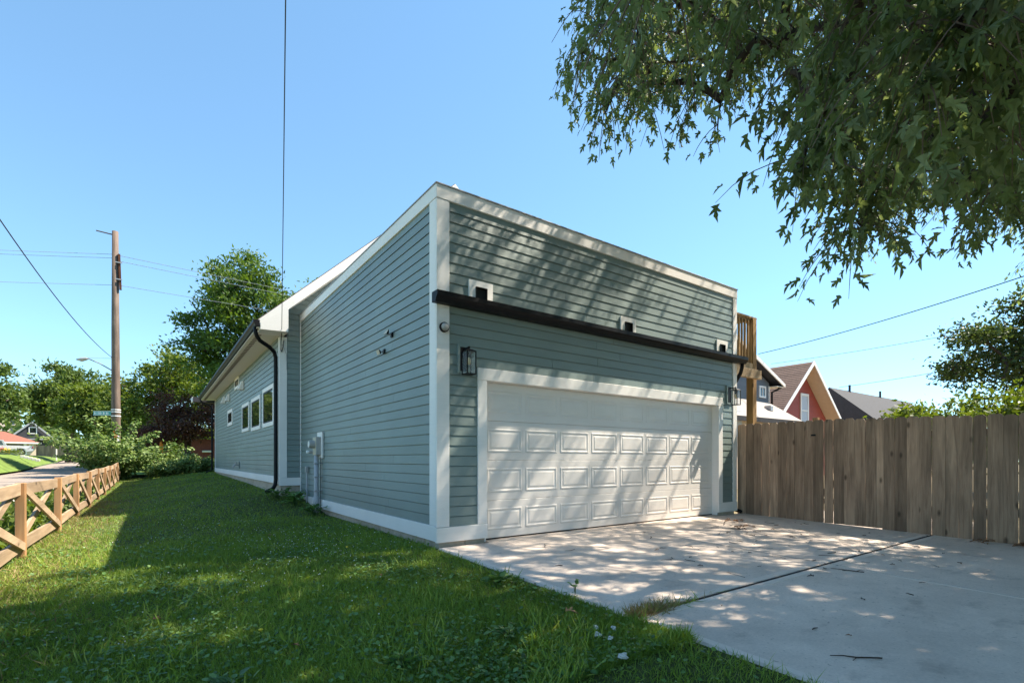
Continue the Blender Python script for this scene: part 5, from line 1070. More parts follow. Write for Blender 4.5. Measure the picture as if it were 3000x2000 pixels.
SPR_B = '''175,-1091,430 766,-1277,559 1183,-1326,785 1161,-886,1249 1136,-669,871 752,-990,751 862,-848,630 488,-953,458 965,-1108,584 1279,-779,1023 -206,-587,492 986,-655,557 1013,-647,1008 787,-972,834 1218,-623,1213 1005,-1154,734 1,-603,577 30,-819,1060 1207,-778,1278 673,-1351,422 789,-956,970 618,-600,806 954,-619,822 1100,-833,1050 1262,-736,854 662,-1345,599 608,-808,910 1230,-1109,898 298,-597,631 377,-597,1253 892,-832,984 869,-1055,1117 788,-725,1293 23,-522,621 906,-975,514 360,-1014,951 405,-747,1127 714,-786,1156 617,-1327,338 270,-713,729 672,-1299,641 511,-1166,1018 34,-838,410 222,-842,1122 501,-1039,1178 453,-676,1233 -111,-595,832 958,-795,922 1261,-804,591 544,-756,700 850,-1144,455 1064,-697,751 999,-1031,1290 936,-937,1362 263,-1225,456 1183,-851,1321 1048,-834,1115 172,-1090,584 314,-897,876 613,-396,1358 917,-861,1232 -95,-751,840 641,-668,1349 130,-615,865 81,-659,1095 860,-1270,723 -172,-708,406 587,-647,842 788,-1157,496 904,-691,726 557,-876,1236 1171,-823,848 -91,-711,443 1002,-1093,1169 -74,-780,418 262,-1266,626 560,-1278,880 765,-647,637 465,-522,1005 717,-1274,527 604,-539,1399 1203,-621,1407 404,-710,591 698,-635,642 939,-1184,958 1197,-1059,866 -61,-748,937 1045,-1211,750 383,-464,917 934,-701,1439 823,-1064,655 -67,-491,508 1129,-1086,559 1088,-808,1266 338,-1121,1001 515,-746,642 457,-1107,439 1019,-727,1031 433,-1205,491 995,-1383,655 708,-976,630 723,-1149,597 901,-916,953 749,-794,517 798,-1185,785 736,-758,1001 1255,-1006,911 1091,-1020,482 1215,-1131,560 583,-810,1069 -49,-446,886 1031,-801,1219 1266,-858,994 665,-810,1413 193,-857,1056 997,-1105,1298 539,-1209,1066 394,-744,1014 303,-1196,685 591,-1044,1243 265,-736,670 72,-809,1014 558,-724,1309 1084,-783,1125 491,-1291,485 -171,-538,328 486,-647,1154 898,-826,1379 447,-965,658 371,-446,1312 451,-290,1283 599,-747,1171 410,-927,1320 1060,-1083,610 686,-625,1281 257,-776,750 588,-1209,610 942,-963,470 1278,-636,1253 303,-938,832 518,-1264,440 471,-902,627 904,-1193,760 -9,-999,642 1108,-1226,658 536,-837,882 501,-1098,627 82,-852,859 11,-840,361 678,-592,1432 -89,-796,354 208,-1082,743 626,-1282,984 965,-1017,1050 555,-995,1159 475,-714,746 -138,-733,753 1151,-1161,1150 772,-781,840 593,-1176,912 144,-1014,671 372,-501,1002 453,-637,838 1288,-656,1106 306,-1178,516 997,-1258,880 -129,-680,355 761,-621,992 439,-1055,790 1099,-868,1197 504,-756,1003 1117,-1068,840 621,-881,789 227,-1159,795 310,-683,1347 -52,-684,621 -20,-502,523 545,-994,1077 501,-1248,723 315,-496,1043 444,-398,1338 379,-1231,832 702,-901,1264 -3,-1013,762 1185,-1281,484 919,-655,1099 128,-324,916 -92,-540,564 416,-747,846 1055,-1310,758 932,-1023,654 595,-607,942 802,-782,1371 352,-951,1241 1043,-759,922 852,-954,790 -82,-533,513 1158,-1285,656 670,-758,1382 221,-1033,506 65,-837,444 882,-1220,1145 398,-624,1166 505,-614,1028 1090,-686,923 979,-813,1357 56,-555,521 37,-934,932 1074,-653,623 261,-652,688 549,-630,756 1065,-678,848 -112,-885,749 51,-471,654 195,-1172,620 968,-889,649 900,-1088,710 30,-671,866 1152,-849,1163 952,-831,1026 954,-598,1370 1081,-866,816 57,-606,653 856,-431,1423 617,-491,1324 1132,-771,1242 1222,-951,1351 -130,-473,532 819,-1191,1182 786,-1093,1107 -29,-988,491 485,-1127,499 717,-1251,912 777,-729,1186 644,-751,898 1284,-673,1018 1015,-635,709 410,-1138,1070 1027,-1217,490 1121,-718,1317 1158,-971,933 320,-545,1217 931,-1073,1263 1208,-676,834 656,-1072,709 838,-773,692 215,-629,661 693,-881,713 546,-709,859 271,-575,1056 1235,-694,1212 98,-1090,879 690,-1189,722 459,-627,703 1168,-915,781 795,-651,546 1108,-626,1115 568,-663,1312 1276,-745,1216 322,-587,943 885,-817,1084 -85,-738,548 223,-359,910 7,-447,573 971,-865,896 1088,-944,816 1185,-628,809 1247,-652,1318 976,-773,868 732,-735,907 841,-663,1160 202,-1033,989 -74,-832,702 1073,-1110,1152 841,-1343,866 1185,-741,1340 803,-663,738 799,-996,1185 99,-1133,414 129,-1057,422 140,-738,703 366,-906,760 1201,-862,1028 297,-1184,337 441,-589,961 76,-899,768 427,-812,1192 213,-601,1225 1176,-1370,584 199,-491,895 424,-700,936 881,-661,820 1007,-740,662 904,-605,1026 926,-894,1403 943,-1110,673 1264,-624,831 55,-1034,777 511,-1288,800 1069,-987,1276 301,-1165,957 160,-524,647 211,-1162,706 -111,-683,702 -46,-985,321 199,-729,1177 955,-1220,1124 779,-748,1115 64,-394,939 440,-1182,640 1090,-782,1364 1272,-988,1027 751,-747,701 145,-554,578 -74,-585,965 506,-1176,837 604,-1055,1046 452,-394,1204 836,-678,617 392,-940,481 529,-1088,1105 1261,-895,1059 380,-1201,942 909,-718,817 462,-387,1129 1003,-896,1105 -153,-575,616 1243,-845,1177 873,-777,624 347,-609,467 966,-701,1342 1071,-762,645 7,-908,567 674,-975,1295 881,-1392,682 513,-573,1346 167,-864,628 1158,-972,1285 1296,-1058,495 307,-788,1015 1276,-838,1109 -174,-533,488 -128,-459,464 198,-1250,299 -106,-840,738 1072,-913,576 119,-1004,853 788,-699,1002 830,-666,876 735,-1140,734 545,-1001,1225 1082,-620,1010 735,-788,1303 838,-1340,534 131,-812,670 832,-689,786 591,-1248,831 1037,-839,989 276,-1014,394 1180,-1185,722 1009,-1278,369 350,-703,570 1006,-650,918 558,-493,1301 760,-835,694 214,-846,475 -14,-571,983 967,-1276,932 840,-735,1157 565,-707,1038 416,-906,1148 1228,-722,800 1109,-675,1034 399,-1045,546 1267,-755,1277 408,-765,621 1016,-1394,273 854,-1225,675 -40,-937,770 559,-1106,664 808,-564,1374 701,-831,1353 247,-763,428 566,-650,616 1021,-981,996 1173,-667,718 781,-1060,577 249,-507,1112 647,-533,1132 384,-632,540 1161,-1146,1066 1162,-808,1043 -100,-592,628 1081,-746,554 1010,-817,888 1065,-755,810 817,-1043,794 236,-579,643 1235,-716,1060 612,-952,971 334,-1118,763 612,-907,535 619,-1251,513 68,-540,1146 192,-1208,526 530,-674,536 365,-783,1069 1288,-1352,576 1238,-625,1141 465,-523,1146 1064,-829,1332 737,-1032,1076 822,-941,514 793,-780,652 -82,-766,676 54,-661,429 1205,-1116,1197 759,-723,1061 212,-963,539 231,-487,789 1272,-1251,625 695,-1285,983 1238,-1160,661 1050,-904,1251 172,-939,486 1072,-1369,568 262,-794,1138 53,-797,537 1004,-839,583 858,-498,1390 1059,-1147,1045 955,-1040,541 821,-1003,1379 1169,-695,1255 250,-1005,645 717,-754,765 163,-765,646 58,-547,888 1090,-1290,965 738,-903,1032 327,-902,1138 939,-665,918 962,-759,1383 572,-973,697 324,-1218,555 1036,-796,1037 314,-450,1277 387,-573,1323 548,-1230,542 294,-512,766 -79,-492,703 654,-666,695 880,-1059,453 175,-913,1024 1208,-691,1381 250,-1029,861 1113,-1144,620 332,-537,979 1297,-682,1202 -50,-609,486 88,-710,538 1298,-927,677 -22,-1077,463 47,-394,722 694,-1099,1121 -50,-328,702 1143,-880,597 375,-426,1044 898,-984,1179 531,-568,928 35,-706,1114 161,-1133,880 109,-659,672 96,-594,438 692,-884,1139 797,-1172,561 741,-680,1198 -37,-764,376 880,-1102,892 821,-880,976 61,-865,941 242,-736,1071 759,-526,1315 880,-771,882 886,-1280,807 1109,-708,1164 1177,-1083,1254 575,-695,914 7,-653,614 966,-688,1280 1215,-1140,1111 628,-602,1191 664,-674,568 92,-911,1098 748,-640,714 852,-1064,996 1213,-822,898 63,-992,369 591,-1362,283 427,-1322,330 43,-341,922 364,-758,676 1057,-1271,640 259,-837,843 224,-680,1033 968,-738,549 213,-866,581 1266,-800,1238 818,-963,1092 1189,-1050,1034 1211,-925,514 84,-809,1111 472,-546,889 696,-610,779 175,-731,1031 924,-569,1434 167,-758,465 1196,-840,1218 768,-1271,772 320,-878,616 285,-1119,846 -31,-702,860 188,-500,1237 265,-803,1200 1023,-920,487 460,-1325,597 913,-1220,672 289,-825,1277 921,-735,624 774,-1294,968 972,-1210,397 686,-651,843 117,-562,619 -73,-857,488 161,-603,402 596,-926,1360 274,-984,1138 346,-1163,1058 1122,-638,779 1299,-1064,962 783,-949,911 14,-777,660 1023,-1304,581 378,-1003,1167 777,-1345,828 263,-1129,637 -27,-603,912 119,-846,1142 70,-985,515 126,-343,1066 161,-744,785 -27,-878,689 1159,-817,985 968,-968,807 -205,-683,318 268,-845,992 1163,-731,797 77,-1149,371 1028,-1218,849 572,-847,971 823,-616,836 -107,-576,745 494,-983,1309 232,-631,570 610,-731,588 934,-1076,1324 622,-896,621 -3,-1077,593 261,-774,1297 578,-348,1350 688,-526,1349 362,-885,444 262,-1268,371 235,-691,620 337,-641,1166 2,-970,344 384,-1171,1005 1154,-943,996 1141,-667,609 237,-1184,363 833,-793,1282 1121,-702,678 229,-594,1109 974,-715,915 981,-881,1159 95,-399,741 437,-792,679 840,-791,1045 413,-632,1341 1197,-1027,478 673,-924,965 901,-714,1290 1007,-733,819 431,-1035,1194 100,-697,693 -27,-640,1022 325,-967,723 1254,-891,898 450,-1094,1038 999,-566,1443 864,-803,514 42,-1134,465 150,-1021,399 1287,-854,572 408,-1059,1007 837,-628,1002 513,-1073,894 1039,-751,1366 470,-998,500 491,-692,694 992,-897,706 176,-881,436 169,-1060,532 1070,-1033,735 1073,-1131,801 967,-1197,861 572,-940,1081 906,-1385,289 -15,-628,729 596,-1221,1034 1046,-655,1415 283,-734,619 138,-702,1116 856,-1023,1197 1154,-910,1366 320,-656,930 618,-1316,897 445,-883,569 38,-997,937 980,-797,804 -181,-744,352 1238,-665,976 177,-698,602 635,-1166,804 10,-557,1070 964,-630,619 491,-805,1061 731,-828,857 679,-1031,754 466,-851,453 1238,-868,1384 1223,-741,1126 86,-955,600 57,-463,960 336,-1253,328 539,-1193,637 482,-692,607 754,-1384,292 864,-750,979 385,-845,752 1248,-1065,455 194,-728,1116 -192,-548,408 199,-792,1080 1282,-649,685 991,-834,1106 683,-1095,595 -86,-815,523 1089,-1183,1118 1195,-724,741 1296,-633,914 -48,-675,394 812,-1252,1020 1000,-1243,1064 83,-959,803 1287,-673,590 170,-883,888 713,-919,482 1254,-1246,564 938,-1321,703 -144,-764,440 61,-561,1000 336,-631,1298 632,-559,1352 492,-935,1353 1172,-630,1350 1091,-999,540 -78,-724,751 937,-723,1097 -43,-620,575 1274,-909,600 709,-619,907 1250,-1249,494 910,-1216,1043 -174,-721,479 414,-906,635 529,-647,899 771,-862,1169 1201,-873,695 995,-953,641 569,-1257,659 -149,-807,530 340,-701,727 1247,-667,893 220,-539,845 1164,-679,1163 1199,-677,1104 658,-530,1205 1081,-1355,797 575,-712,493 779,-1290,676 1110,-1018,609 97,-1101,486 1186,-772,922 594,-1314,397 896,-590,1358 1124,-738,966 903,-903,1297 1183,-1280,554 978,-1253,619 440,-700,470 1195,-726,862 486,-789,854 -9,-1040,673 320,-1272,692 891,-692,552 1063,-1011,936 1261,-1028,1161 1098,-760,893 428,-429,1291 1186,-932,640 486,-981,1192 1160,-675,942 235,-743,567 152,-778,1190 63,-928,683 227,-1108,1007 628,-1091,505 557,-437,1348 1295,-747,787 48,-605,431 -176,-578,352 1078,-784,966 199,-692,724 995,-742,751 -87,-428,529 208,-981,1019 854,-1331,732 109,-740,933 30,-978,691 244,-352,1083 1227,-955,458 307,-862,687 713,-698,1015 1210,-785,797 752,-1208,1003 70,-751,1075 144,-1011,455 -112,-804,696 154,-701,558 228,-701,685 -78,-483,859 166,-944,903 89,-635,384 693,-1129,829 529,-1182,379 641,-660,635 453,-483,1370 492,-333,1243 296,-1281,268 -135,-635,593 745,-932,1388 837,-732,1219 85,-727,750 96,-672,885 722,-950,1192 484,-964,1249 570,-591,527 884,-975,971 381,-635,1062 1249,-940,938 415,-842,887 1007,-686,632 399,-682,1014 85,-336,992 1178,-822,1104 402,-1176,872 955,-634,760 1298,-810,847 1048,-726,1208 909,-729,1357 1254,-628,1045 226,-947,800 25,-786,362 56,-496,1109 249,-1137,487 335,-758,1137 60,-1081,417 855,-1376,490 278,-722,567 35,-498,748 770,-825,1224 5,-491,999 1101,-831,1414 743,-1099,987 893,-1105,1086 776,-722,949 687,-1320,862 965,-898,834 120,-828,403 23,-663,570 897,-1053,859 469,-1247,653 1274,-820,920 418,-1259,710 678,-879,1412 554,-749,801 928,-1236,820 858,-684,1253 1081,-901,1401 456,-931,1191 848,-866,900 786,-642,1165 879,-619,867 148,-822,582 331,-646,673 -104,-758,766 100,-1190,268 324,-382,1095 259,-856,1060 389,-1072,944 987,-905,1243 157,-564,927 1,-885,875 891,-1061,526 -63,-949,685 662,-797,1106 216,-412,960 227,-777,524 485,-1020,624 909,-632,559 1096,-897,1331 1110,-783,597 841,-1122,775 103,-484,729 365,-668,879 530,-618,1260 -8,-797,968 382,-1230,428 933,-657,672 234,-411,1041 707,-712,814 445,-800,1108 -84,-651,411 322,-610,531 523,-860,1383 69,-722,478 720,-902,652 660,-792,1277 -120,-575,509 778,-723,648 -81,-512,781 853,-1108,625 1035,-763,1161 508,-515,1071 861,-838,562 622,-1006,701 1125,-615,667 -105,-389,572 893,-711,1180 1101,-1106,922 133,-474,998 -23,-396,744 561,-407,1287 527,-1055,666 973,-1079,1045 -128,-937,507 174,-1060,464 -36,-824,615 289,-791,689 384,-386,1119 368,-1095,1050 360,-1043,658 941,-684,861 -20,-689,716 823,-517,1442 190,-517,1147 250,-765,833 501,-448,1378 166,-905,767 771,-914,584 421,-1130,951 126,-705,656 -24,-591,782 919,-1320,403 992,-1399,421 1057,-1233,367 753,-1199,928 710,-734,647 -30,-432,717 29,-541,807 395,-1109,761 966,-610,979 1113,-776,765 868,-645,704 178,-849,537 377,-690,1137 721,-805,658 376,-1043,1220 -66,-447,687 46,-937,856 1199,-792,1405 192,-629,1025 1141,-833,1274 1253,-1123,433 1216,-1125,1050 1103,-1036,1081 469,-857,1127 425,-337,1210 89,-895,363 212,-1144,334 394,-608,474 647,-1383,469 1298,-717,1077 1182,-897,973 33,-1060,445 483,-718,1171 428,-646,583 894,-829,1318 190,-693,483 748,-1088,1230 1053,-944,1369 234,-668,507 408,-1135,1142 417,-445,998 1298,-1123,392 648,-817,855 402,-1041,1081 434,-1276,885 409,-980,940 1062,-1236,1116 550,-780,1393 144,-821,917 843,-1201,439 633,-702,1433 1270,-846,1336 771,-858,1095 131,-714,827 -131,-797,771 211,-445,837 749,-605,575 749,-832,1025 445,-710,1325 1284,-756,914 1283,-793,467 766,-1013,936 1073,-800,845 356,-403,1264 141,-1018,947 472,-1024,721 1240,-989,564 198,-785,446 903,-760,776 290,-939,515 704,-700,1366 566,-921,584 484,-1209,964 -83,-929,543 1296,-713,970 -109,-550,312 435,-716,530 773,-1105,623 -125,-704,570 504,-1159,680 537,-675,1404 645,-1178,612 1118,-993,1147 907,-1129,940 250,-1243,542 -49,-571,516 1150,-836,1375 112,-902,438 337,-1012,501 274,-752,1230 809,-1246,641 104,-629,784 1279,-732,724 -136,-770,581 86,-1080,709 1087,-788,704 73,-912,403 -49,-778,730 1155,-1183,578 -47,-980,367 -42,-506,904 95,-625,613 1218,-839,625 244,-681,1179 326,-870,824 1110,-911,1031 472,-789,1260 699,-1178,1017 -121,-482,422 -39,-861,759 1197,-1233,384 -38,-505,802 1133,-925,562 600,-596,636 934,-664,1009 981,-1161,673 1203,-1364,376 458,-741,588 711,-866,796 1167,-1217,1125 388,-850,1141 670,-935,1395 1189,-758,1210 508,-880,541 812,-618,677 247,-445,1240 882,-951,1389 290,-632,491 1097,-862,991 210,-896,542 1040,-636,798 -39,-757,843 1276,-737,1150 73,-1132,572 1013,-1054,816 361,-496,873 1227,-1116,791 201,-719,828 434,-566,1179 759,-709,530 345,-629,1362 1263,-1271,338 559,-1361,500 694,-982,1235 391,-716,766 -16,-681,362 678,-605,1348 1126,-733,844 952,-820,620 577,-1084,741 690,-1083,1283 1142,-1026,1203 753,-766,1437 -2,-1048,392 1081,-977,752 15,-564,489 1032,-717,589 1076,-677,547 325,-505,1259 1146,-755,1026 1204,-933,1249 30,-584,549 725,-1025,600 146,-931,547 -125,-966,257 890,-1176,405 733,-568,1274 990,-749,982 995,-1143,1063 1130,-620,940 78,-695,1035 -143,-708,308 216,-613,533 173,-289,1080 -64,-601,394 676,-1107,412 835,-1150,1140 169,-1201,692 1125,-1082,637 162,-721,950 1152,-1048,516 667,-740,556 4,-632,440 349,-591,597 -103,-900,657 208,-580,953 599,-1095,1088 90,-651,462 700,-1004,853 370,-801,1179 -120,-544,605 650,-796,664 824,-841,828 1216,-1217,1090 1124,-1050,917 196,-797,500 280,-586,784 -65,-1029,525 1141,-1388,302 -155,-503,453 16,-492,588 153,-839,433 111,-752,1138 479,-876,1068 111,-660,1157 396,-297,1176 6,-753,909 248,-1004,563 922,-838,1178 1189,-1074,1152 658,-1125,755 814,-1037,1278 691,-991,471 731,-1077,767 538,-923,726 477,-1301,705 1229,-784,961 71,-732,593 1132,-716,575 386,-702,1207 1092,-1241,922 -120,-643,533 39,-768,618 1134,-963,617 1296,-1363,238 -48,-778,524 955,-791,742 411,-1275,372 450,-453,1193 84,-465,684 316,-343,1229 253,-809,613 293,-664,631 315,-1226,397 1092,-1157,981 1144,-1048,436 -77,-585,584 -63,-1043,286 959,-1071,1116 582,-1374,341 453,-1000,1051 811,-1098,428 570,-653,500 829,-1050,1333 723,-1254,726 974,-686,723 1291,-897,1119 -28,-902,650 443,-1074,908 219,-730,977 866,-1309,974 218,-637,440 46,-986,582 321,-1008,1031 794,-1191,856 857,-745,1094 21,-620,977 718,-1394,459 1179,-1287,952 9,-534,572 38,-1024,642 199,-770,558 59,-861,366 1262,-700,1404 -157,-458,573 1010,-1285,790 575,-1165,475 1195,-816,711 659,-790,1207 766,-906,1320 -152,-681,437 -42,-825,670 425,-898,445 1,-777,761 144,-1102,471 -111,-970,390 11,-904,731 981,-815,524 1121,-640,1379 307,-669,534 91,-396,1028 1004,-956,1081 1127,-786,495 198,-1233,598 889,-973,1107 21,-994,488 1032,-972,784 909,-787,1038 750,-662,872 712,-1367,693 -32,-338,800 -81,-1003,345 908,-1283,544 -79,-941,439 476,-873,901 942,-893,1055 283,-1054,369 428,-1195,700 792,-1395,484 13,-923,623 1250,-979,701 227,-1009,386 432,-851,1296 195,-929,585 326,-372,1156 95,-1108,372 1023,-647,1148 56,-953,632'''
SPR_C = '''173,-277,467 170,-275,437 112,-381,332 125,-378,352 191,-388,312 189,-387,330 197,-392,304 83,-212,467 76,-182,531 70,-178,536 79,-210,454 403,-443,363 286,-408,343'''

# ------------------------------------------------------------------ trees and shrubs
def tree(name, label, base, blobs, nnode, nleaf, lsize, m, r_trunk, fork, cr=0.9, droop=0.0, tmpl=OVAL, tris=OVAL_T, group=None, cat='tree', bark='bark', lower=0.0):
    """blobs: ellipsoids that make the crown; fork: height where limbs begin; leaves cluster round limb ends"""
    t = thing(name, label, cat, base, group)
    vol = np.array([b[3] * b[4] * b[5] for b in blobs]); cnt = np.maximum(2, (nnode * vol / vol.sum()).astype(int))
    P = []
    for b, k in zip(blobs, cnt):
        d = RNG.normal(0, 1, (k, 3)); d /= np.linalg.norm(d, axis=1, keepdims=True)
        d *= (RNG.random((k, 1)) ** 0.38)
        P.append(np.array(b[:3]) + d * np.array(b[3:6]))
    P = np.concatenate(P)
    if lower: P = P[P[:, 2] > lower]
    c0 = P.mean(0); top = P[:, 2].max()
    bz = np.array(base, float)
    tk = [bz + (0, 0, -.2), bz + (0, 0, fork * .5), bz + (0.03, .02, fork)]
    tk.append(np.array([(bz[0] + c0[0]) / 2, (bz[1] + c0[1]) / 2, fork + bz[2] + (top - fork - bz[2]) * .35]))
    arr, par, w = grow(P, tk)
    tr, br = limbs(arr, par, w, len(tk), .012 * (lsize / .25), r_trunk)
    tr.build('trunk', bark, t, True); br.build('limbs', bark, t, True)
    wgt = RNG.random(len(P)) ** .8 + .05; idx = RNG.choice(len(P), nleaf, p=wgt / wgt.sum())
    C = P[idx] + RNG.normal(0, 1, (nleaf, 3)) * np.array([cr, cr, cr * .6]) * .40
    clump = RNG.random(len(P))[idx]
    out = C - c0; out /= np.linalg.norm(out, axis=1, keepdims=True) + 1e-6
    A_, B_, N_ = frames(nleaf, out * .5 + np.array([0, 0, -droop]), .7)
    V, T = scatter(tmpl, tris, C, lsize * RNG.uniform(.65, 1.3, nleaf), A_, B_, N_)
    rnd = np.clip(.55 * RNG.random(nleaf) + .45 * clump, 0, 1)
    npmesh('crown', V, T, m, t, np.repeat(rnd, len(tmpl)))
    return t

tree('shade_tree', 'tallest tree rising behind the house roof', (4.0, 35.0, .4), [(2.5, 35, 12.2, 3.0, 3, 3.4), (5.3, 33.2, 10.7, 3.0, 2.6, 2.6), (.5, 36.4, 8.6, 2.2, 2.4, 3.2), (3.2, 35, 7.3, 3.4, 3, 3.4), (1.2, 36, 13.6, 1.4, 1.4, 2.3), (6.2, 32.4, 11.9, 1.4, 1.4, 1.7)], 200, 34000, .27, 'leafA', .42, 4.5, 1.15)
tree('shade_tree', 'rounded bushy tree between the utility pole and the tallest tree', (-2.4, 45.6, .4), [(-2.4, 45.6, 6.8, 3.4, 3.4, 3.4), (-.2, 44.4, 7.6, 2.5, 2.5, 2.5), (-4.3, 47, 5.5, 2.0, 2, 2.4), (-1.2, 45, 3.2, 3, 3, 2.2)], 130, 20000, .30, 'leafC', .3, 2.2, 1.2)
tree('shade_tree', 'spreading dark tree behind the bungalow, left of the pole', (-10.8, 74, .9), [(-10.8, 74, 8.2, 4.0, 4, 3.8), (-13, 75.6, 7, 2.5, 2.5, 2.6), (-8.4, 72.3, 7.4, 2.6, 2.6, 2.6)], 120, 17000, .42, 'leafB', .4, 3.5, 1.5, lower=5.6)
tree('shade_tree', 'tree cut by the edge of the picture above the pickup', (-17.5, 66.5, 1.4), [(-17.3, 66.3, 8.2, 3.2, 3.2, 3.6), (-15.2, 65, 6.4, 2.0, 2, 2.2)], 90, 12000, .40, 'leafB', .35, 3.2, 1.4, lower=5.2)
tree('shade_tree', 'yellow-green tree just left of the utility pole', (-7.2, 54, .5), [(-6.9, 53.8, 5.6, 2.6, 2.6, 2.4), (-8.6, 55.0, 5.2, 1.8, 1.8, 1.4), (-5.2, 52.5, 4.2, 2.2, 2.2, 2.6)], 90, 14000, .36, 'leafC', .25, 1.8, 1.2)
tree('shade_tree', 'dark low tree behind the pale bush', (-4.8, 58, .6), [(-4.4, 57.7, 4.2, 3.0, 3, 3.2), (-6.4, 59.2, 2.8, 2.0, 2, 2.2)], 70, 8000, .40, 'leafA', .25, 1.4, 1.3)
tree('ornamental_tree', 'maroon-leaved tree beside the far corner of the house', (-.9, 35.4, .3), [(-1.5, 35.4, 3.9, 1.9, 1.9, 1.8), (.2, 34.6, 3.6, 1.8, 1.8, 1.8), (-2.4, 36, 3.3, 1.3, 1.3, 1.4)], 90, 13000, .17, 'leafM', .18, 1.2, .8)
tree('yard_tree', 'dark-leaved tree with bare limbs beyond the picket fence', (23.2, -3.2, -.1), [(20.6, -1.5, 4.8, 1.8, 1.6, 1.2), (22.2, -2.7, 5.8, 2.0, 2, 1.5), (19.9, -.9, 4.1, 1.2, 1.2, .7), (23.6, -4, 5.2, 2.5, 2.4, 1.7), (22.2, -2.4, 3.6, 1.6, 1.4, .7)], 140, 26000, .15, 'leafD', .26, 2.4, .75)
tree('yard_shrub', 'bright green leafy shrub showing over the picket fence', (13.3, -2.6, -.1), [(12.8, -2.1, 1.7, 1.6, 1.3, 1.0), (14.3, -3.3, 1.8, 1.5, 1.3, 1.05), (11.9, -1.4, 1.6, .7, .7, .8)], 110, 16000, .12, 'leafC', .08, .5, .55, cat='shrub', bark='twig')
def shoot_bush(name, label, base, nsh, L, lean, lsize, m, per, cat='bush', flat=1.0):
    """many arching shoots from one crown, leaves set along each of them"""
    t = thing(name, label, cat, base); b = MB(); C = []; D = []
    for k in range(nsh):
        a = RNG.uniform(0, 6.283); o = RNG.uniform(*lean); Lk = RNG.uniform(*L)
        d = np.array([math.cos(a) * o, math.sin(a) * o, 1.0]); d /= np.linalg.norm(d)
        q = [np.array(base) + np.array([math.cos(a), math.sin(a), 0]) * RNG.uniform(0, .35)]
        for s_ in range(7):
            d = d + np.array([math.cos(a) * .05, math.sin(a) * .05, -.10 * flat]) + RNG.normal(0, .05, 3); d /= np.linalg.norm(d); q.append(q[-1] + d * Lk / 7)
        b.tube(q, [.018, .015, .012, .010, .008, .006, .005, .003], 4, False)
        for s_ in range(per):
            u_ = (.12 + .88 * RNG.random() ** .8) * 7; i_ = min(6, int(u_)); pt_ = q[i_] + (q[i_ + 1] - q[i_]) * (u_ - i_)
            r_ = RNG.normal(0, 1, 3); r_[2] = r_[2] * .5 - .15; r_ /= np.linalg.norm(r_)
            C.append(pt_ + r_ * RNG.uniform(.02, .22)); D.append(r_ + np.array([0, 0, -.35]))
    b.build('stems', 'twig', t, True)
    C = np.array(C); D = np.array(D); D /= np.linalg.norm(D, axis=1, keepdims=True); U = RNG.normal(0, .5, D.shape) + np.array([0, 0, 1.]); B_ = np.cross(U, D); B_ /= np.linalg.norm(B_, axis=1, keepdims=True)
    V, T = scatter(WIDE, WIDE_T, C, lsize * RNG.uniform(.6, 1.2, len(C)), D, B_, np.cross(D, B_))
    npmesh('foliage', V, T, m, t, np.repeat(RNG.random(len(C)), 6)); return t
shoot_bush('dogwood_bush', 'large pale-leaved bush at the far end of the crossbuck fence', (-4.4, 25.9, .05), 60, (1.2, 3.6), (.02, .68), .15, 'leafP', 180)
shoot_bush('garden_shrub', 'bright green shrub against the far downspout', (-1.15, 23.95, .35), 34, (.7, 1.45), (.1, .9), .11, 'leafP', 140, 'shrub')
shoot_bush('garden_shrub', 'twin green shrub standing left of the one by the downspout', (-2.35, 24.9, .25), 34, (.6, 1.35), (.1, 1.0), .11, 'leafP', 140, 'shrub')
n = 14000
C = np.c_[RNG.uniform(-75, 30, n), RNG.uniform(128, 160, n), np.zeros(n)]
hgt = 6.5 + 2.2 * np.sin(C[:, 0] * .21) + 1.5 * np.sin(C[:, 0] * .53 + 1); C[:, 2] = .5 + hgt * RNG.random(n) ** .8
A_, B_, N_ = frames(n, (0, -.3, 0), 1.0); V, T = scatter(OVAL, OVAL_T, C, RNG.uniform(.9, 1.8, n), A_, B_, N_)
tag(npmesh('distant_trees', V, T, 'leafB', None, np.repeat(RNG.random(n), 4)), 'far belt of green trees closing the street', 'trees', kind='stuff')
n = 9000
C = np.c_[RNG.uniform(20, 110, n), RNG.uniform(30, 60, n), np.zeros(n)]
C[:, 2] = .3 + (3.5 + 1.0 * np.sin(C[:, 0] * .4)) * RNG.random(n) ** .8
A_, B_, N_ = frames(n, (0, -.3, 0), 1.0); V, T = scatter(OVAL, OVAL_T, C, RNG.uniform(.5, 1.0, n), A_, B_, N_)
tag(npmesh('distant_trees', V, T, 'leafB', None, np.repeat(RNG.random(n), 4)), 'low belt of trees behind the neighbouring roofs', 'trees', kind='stuff')

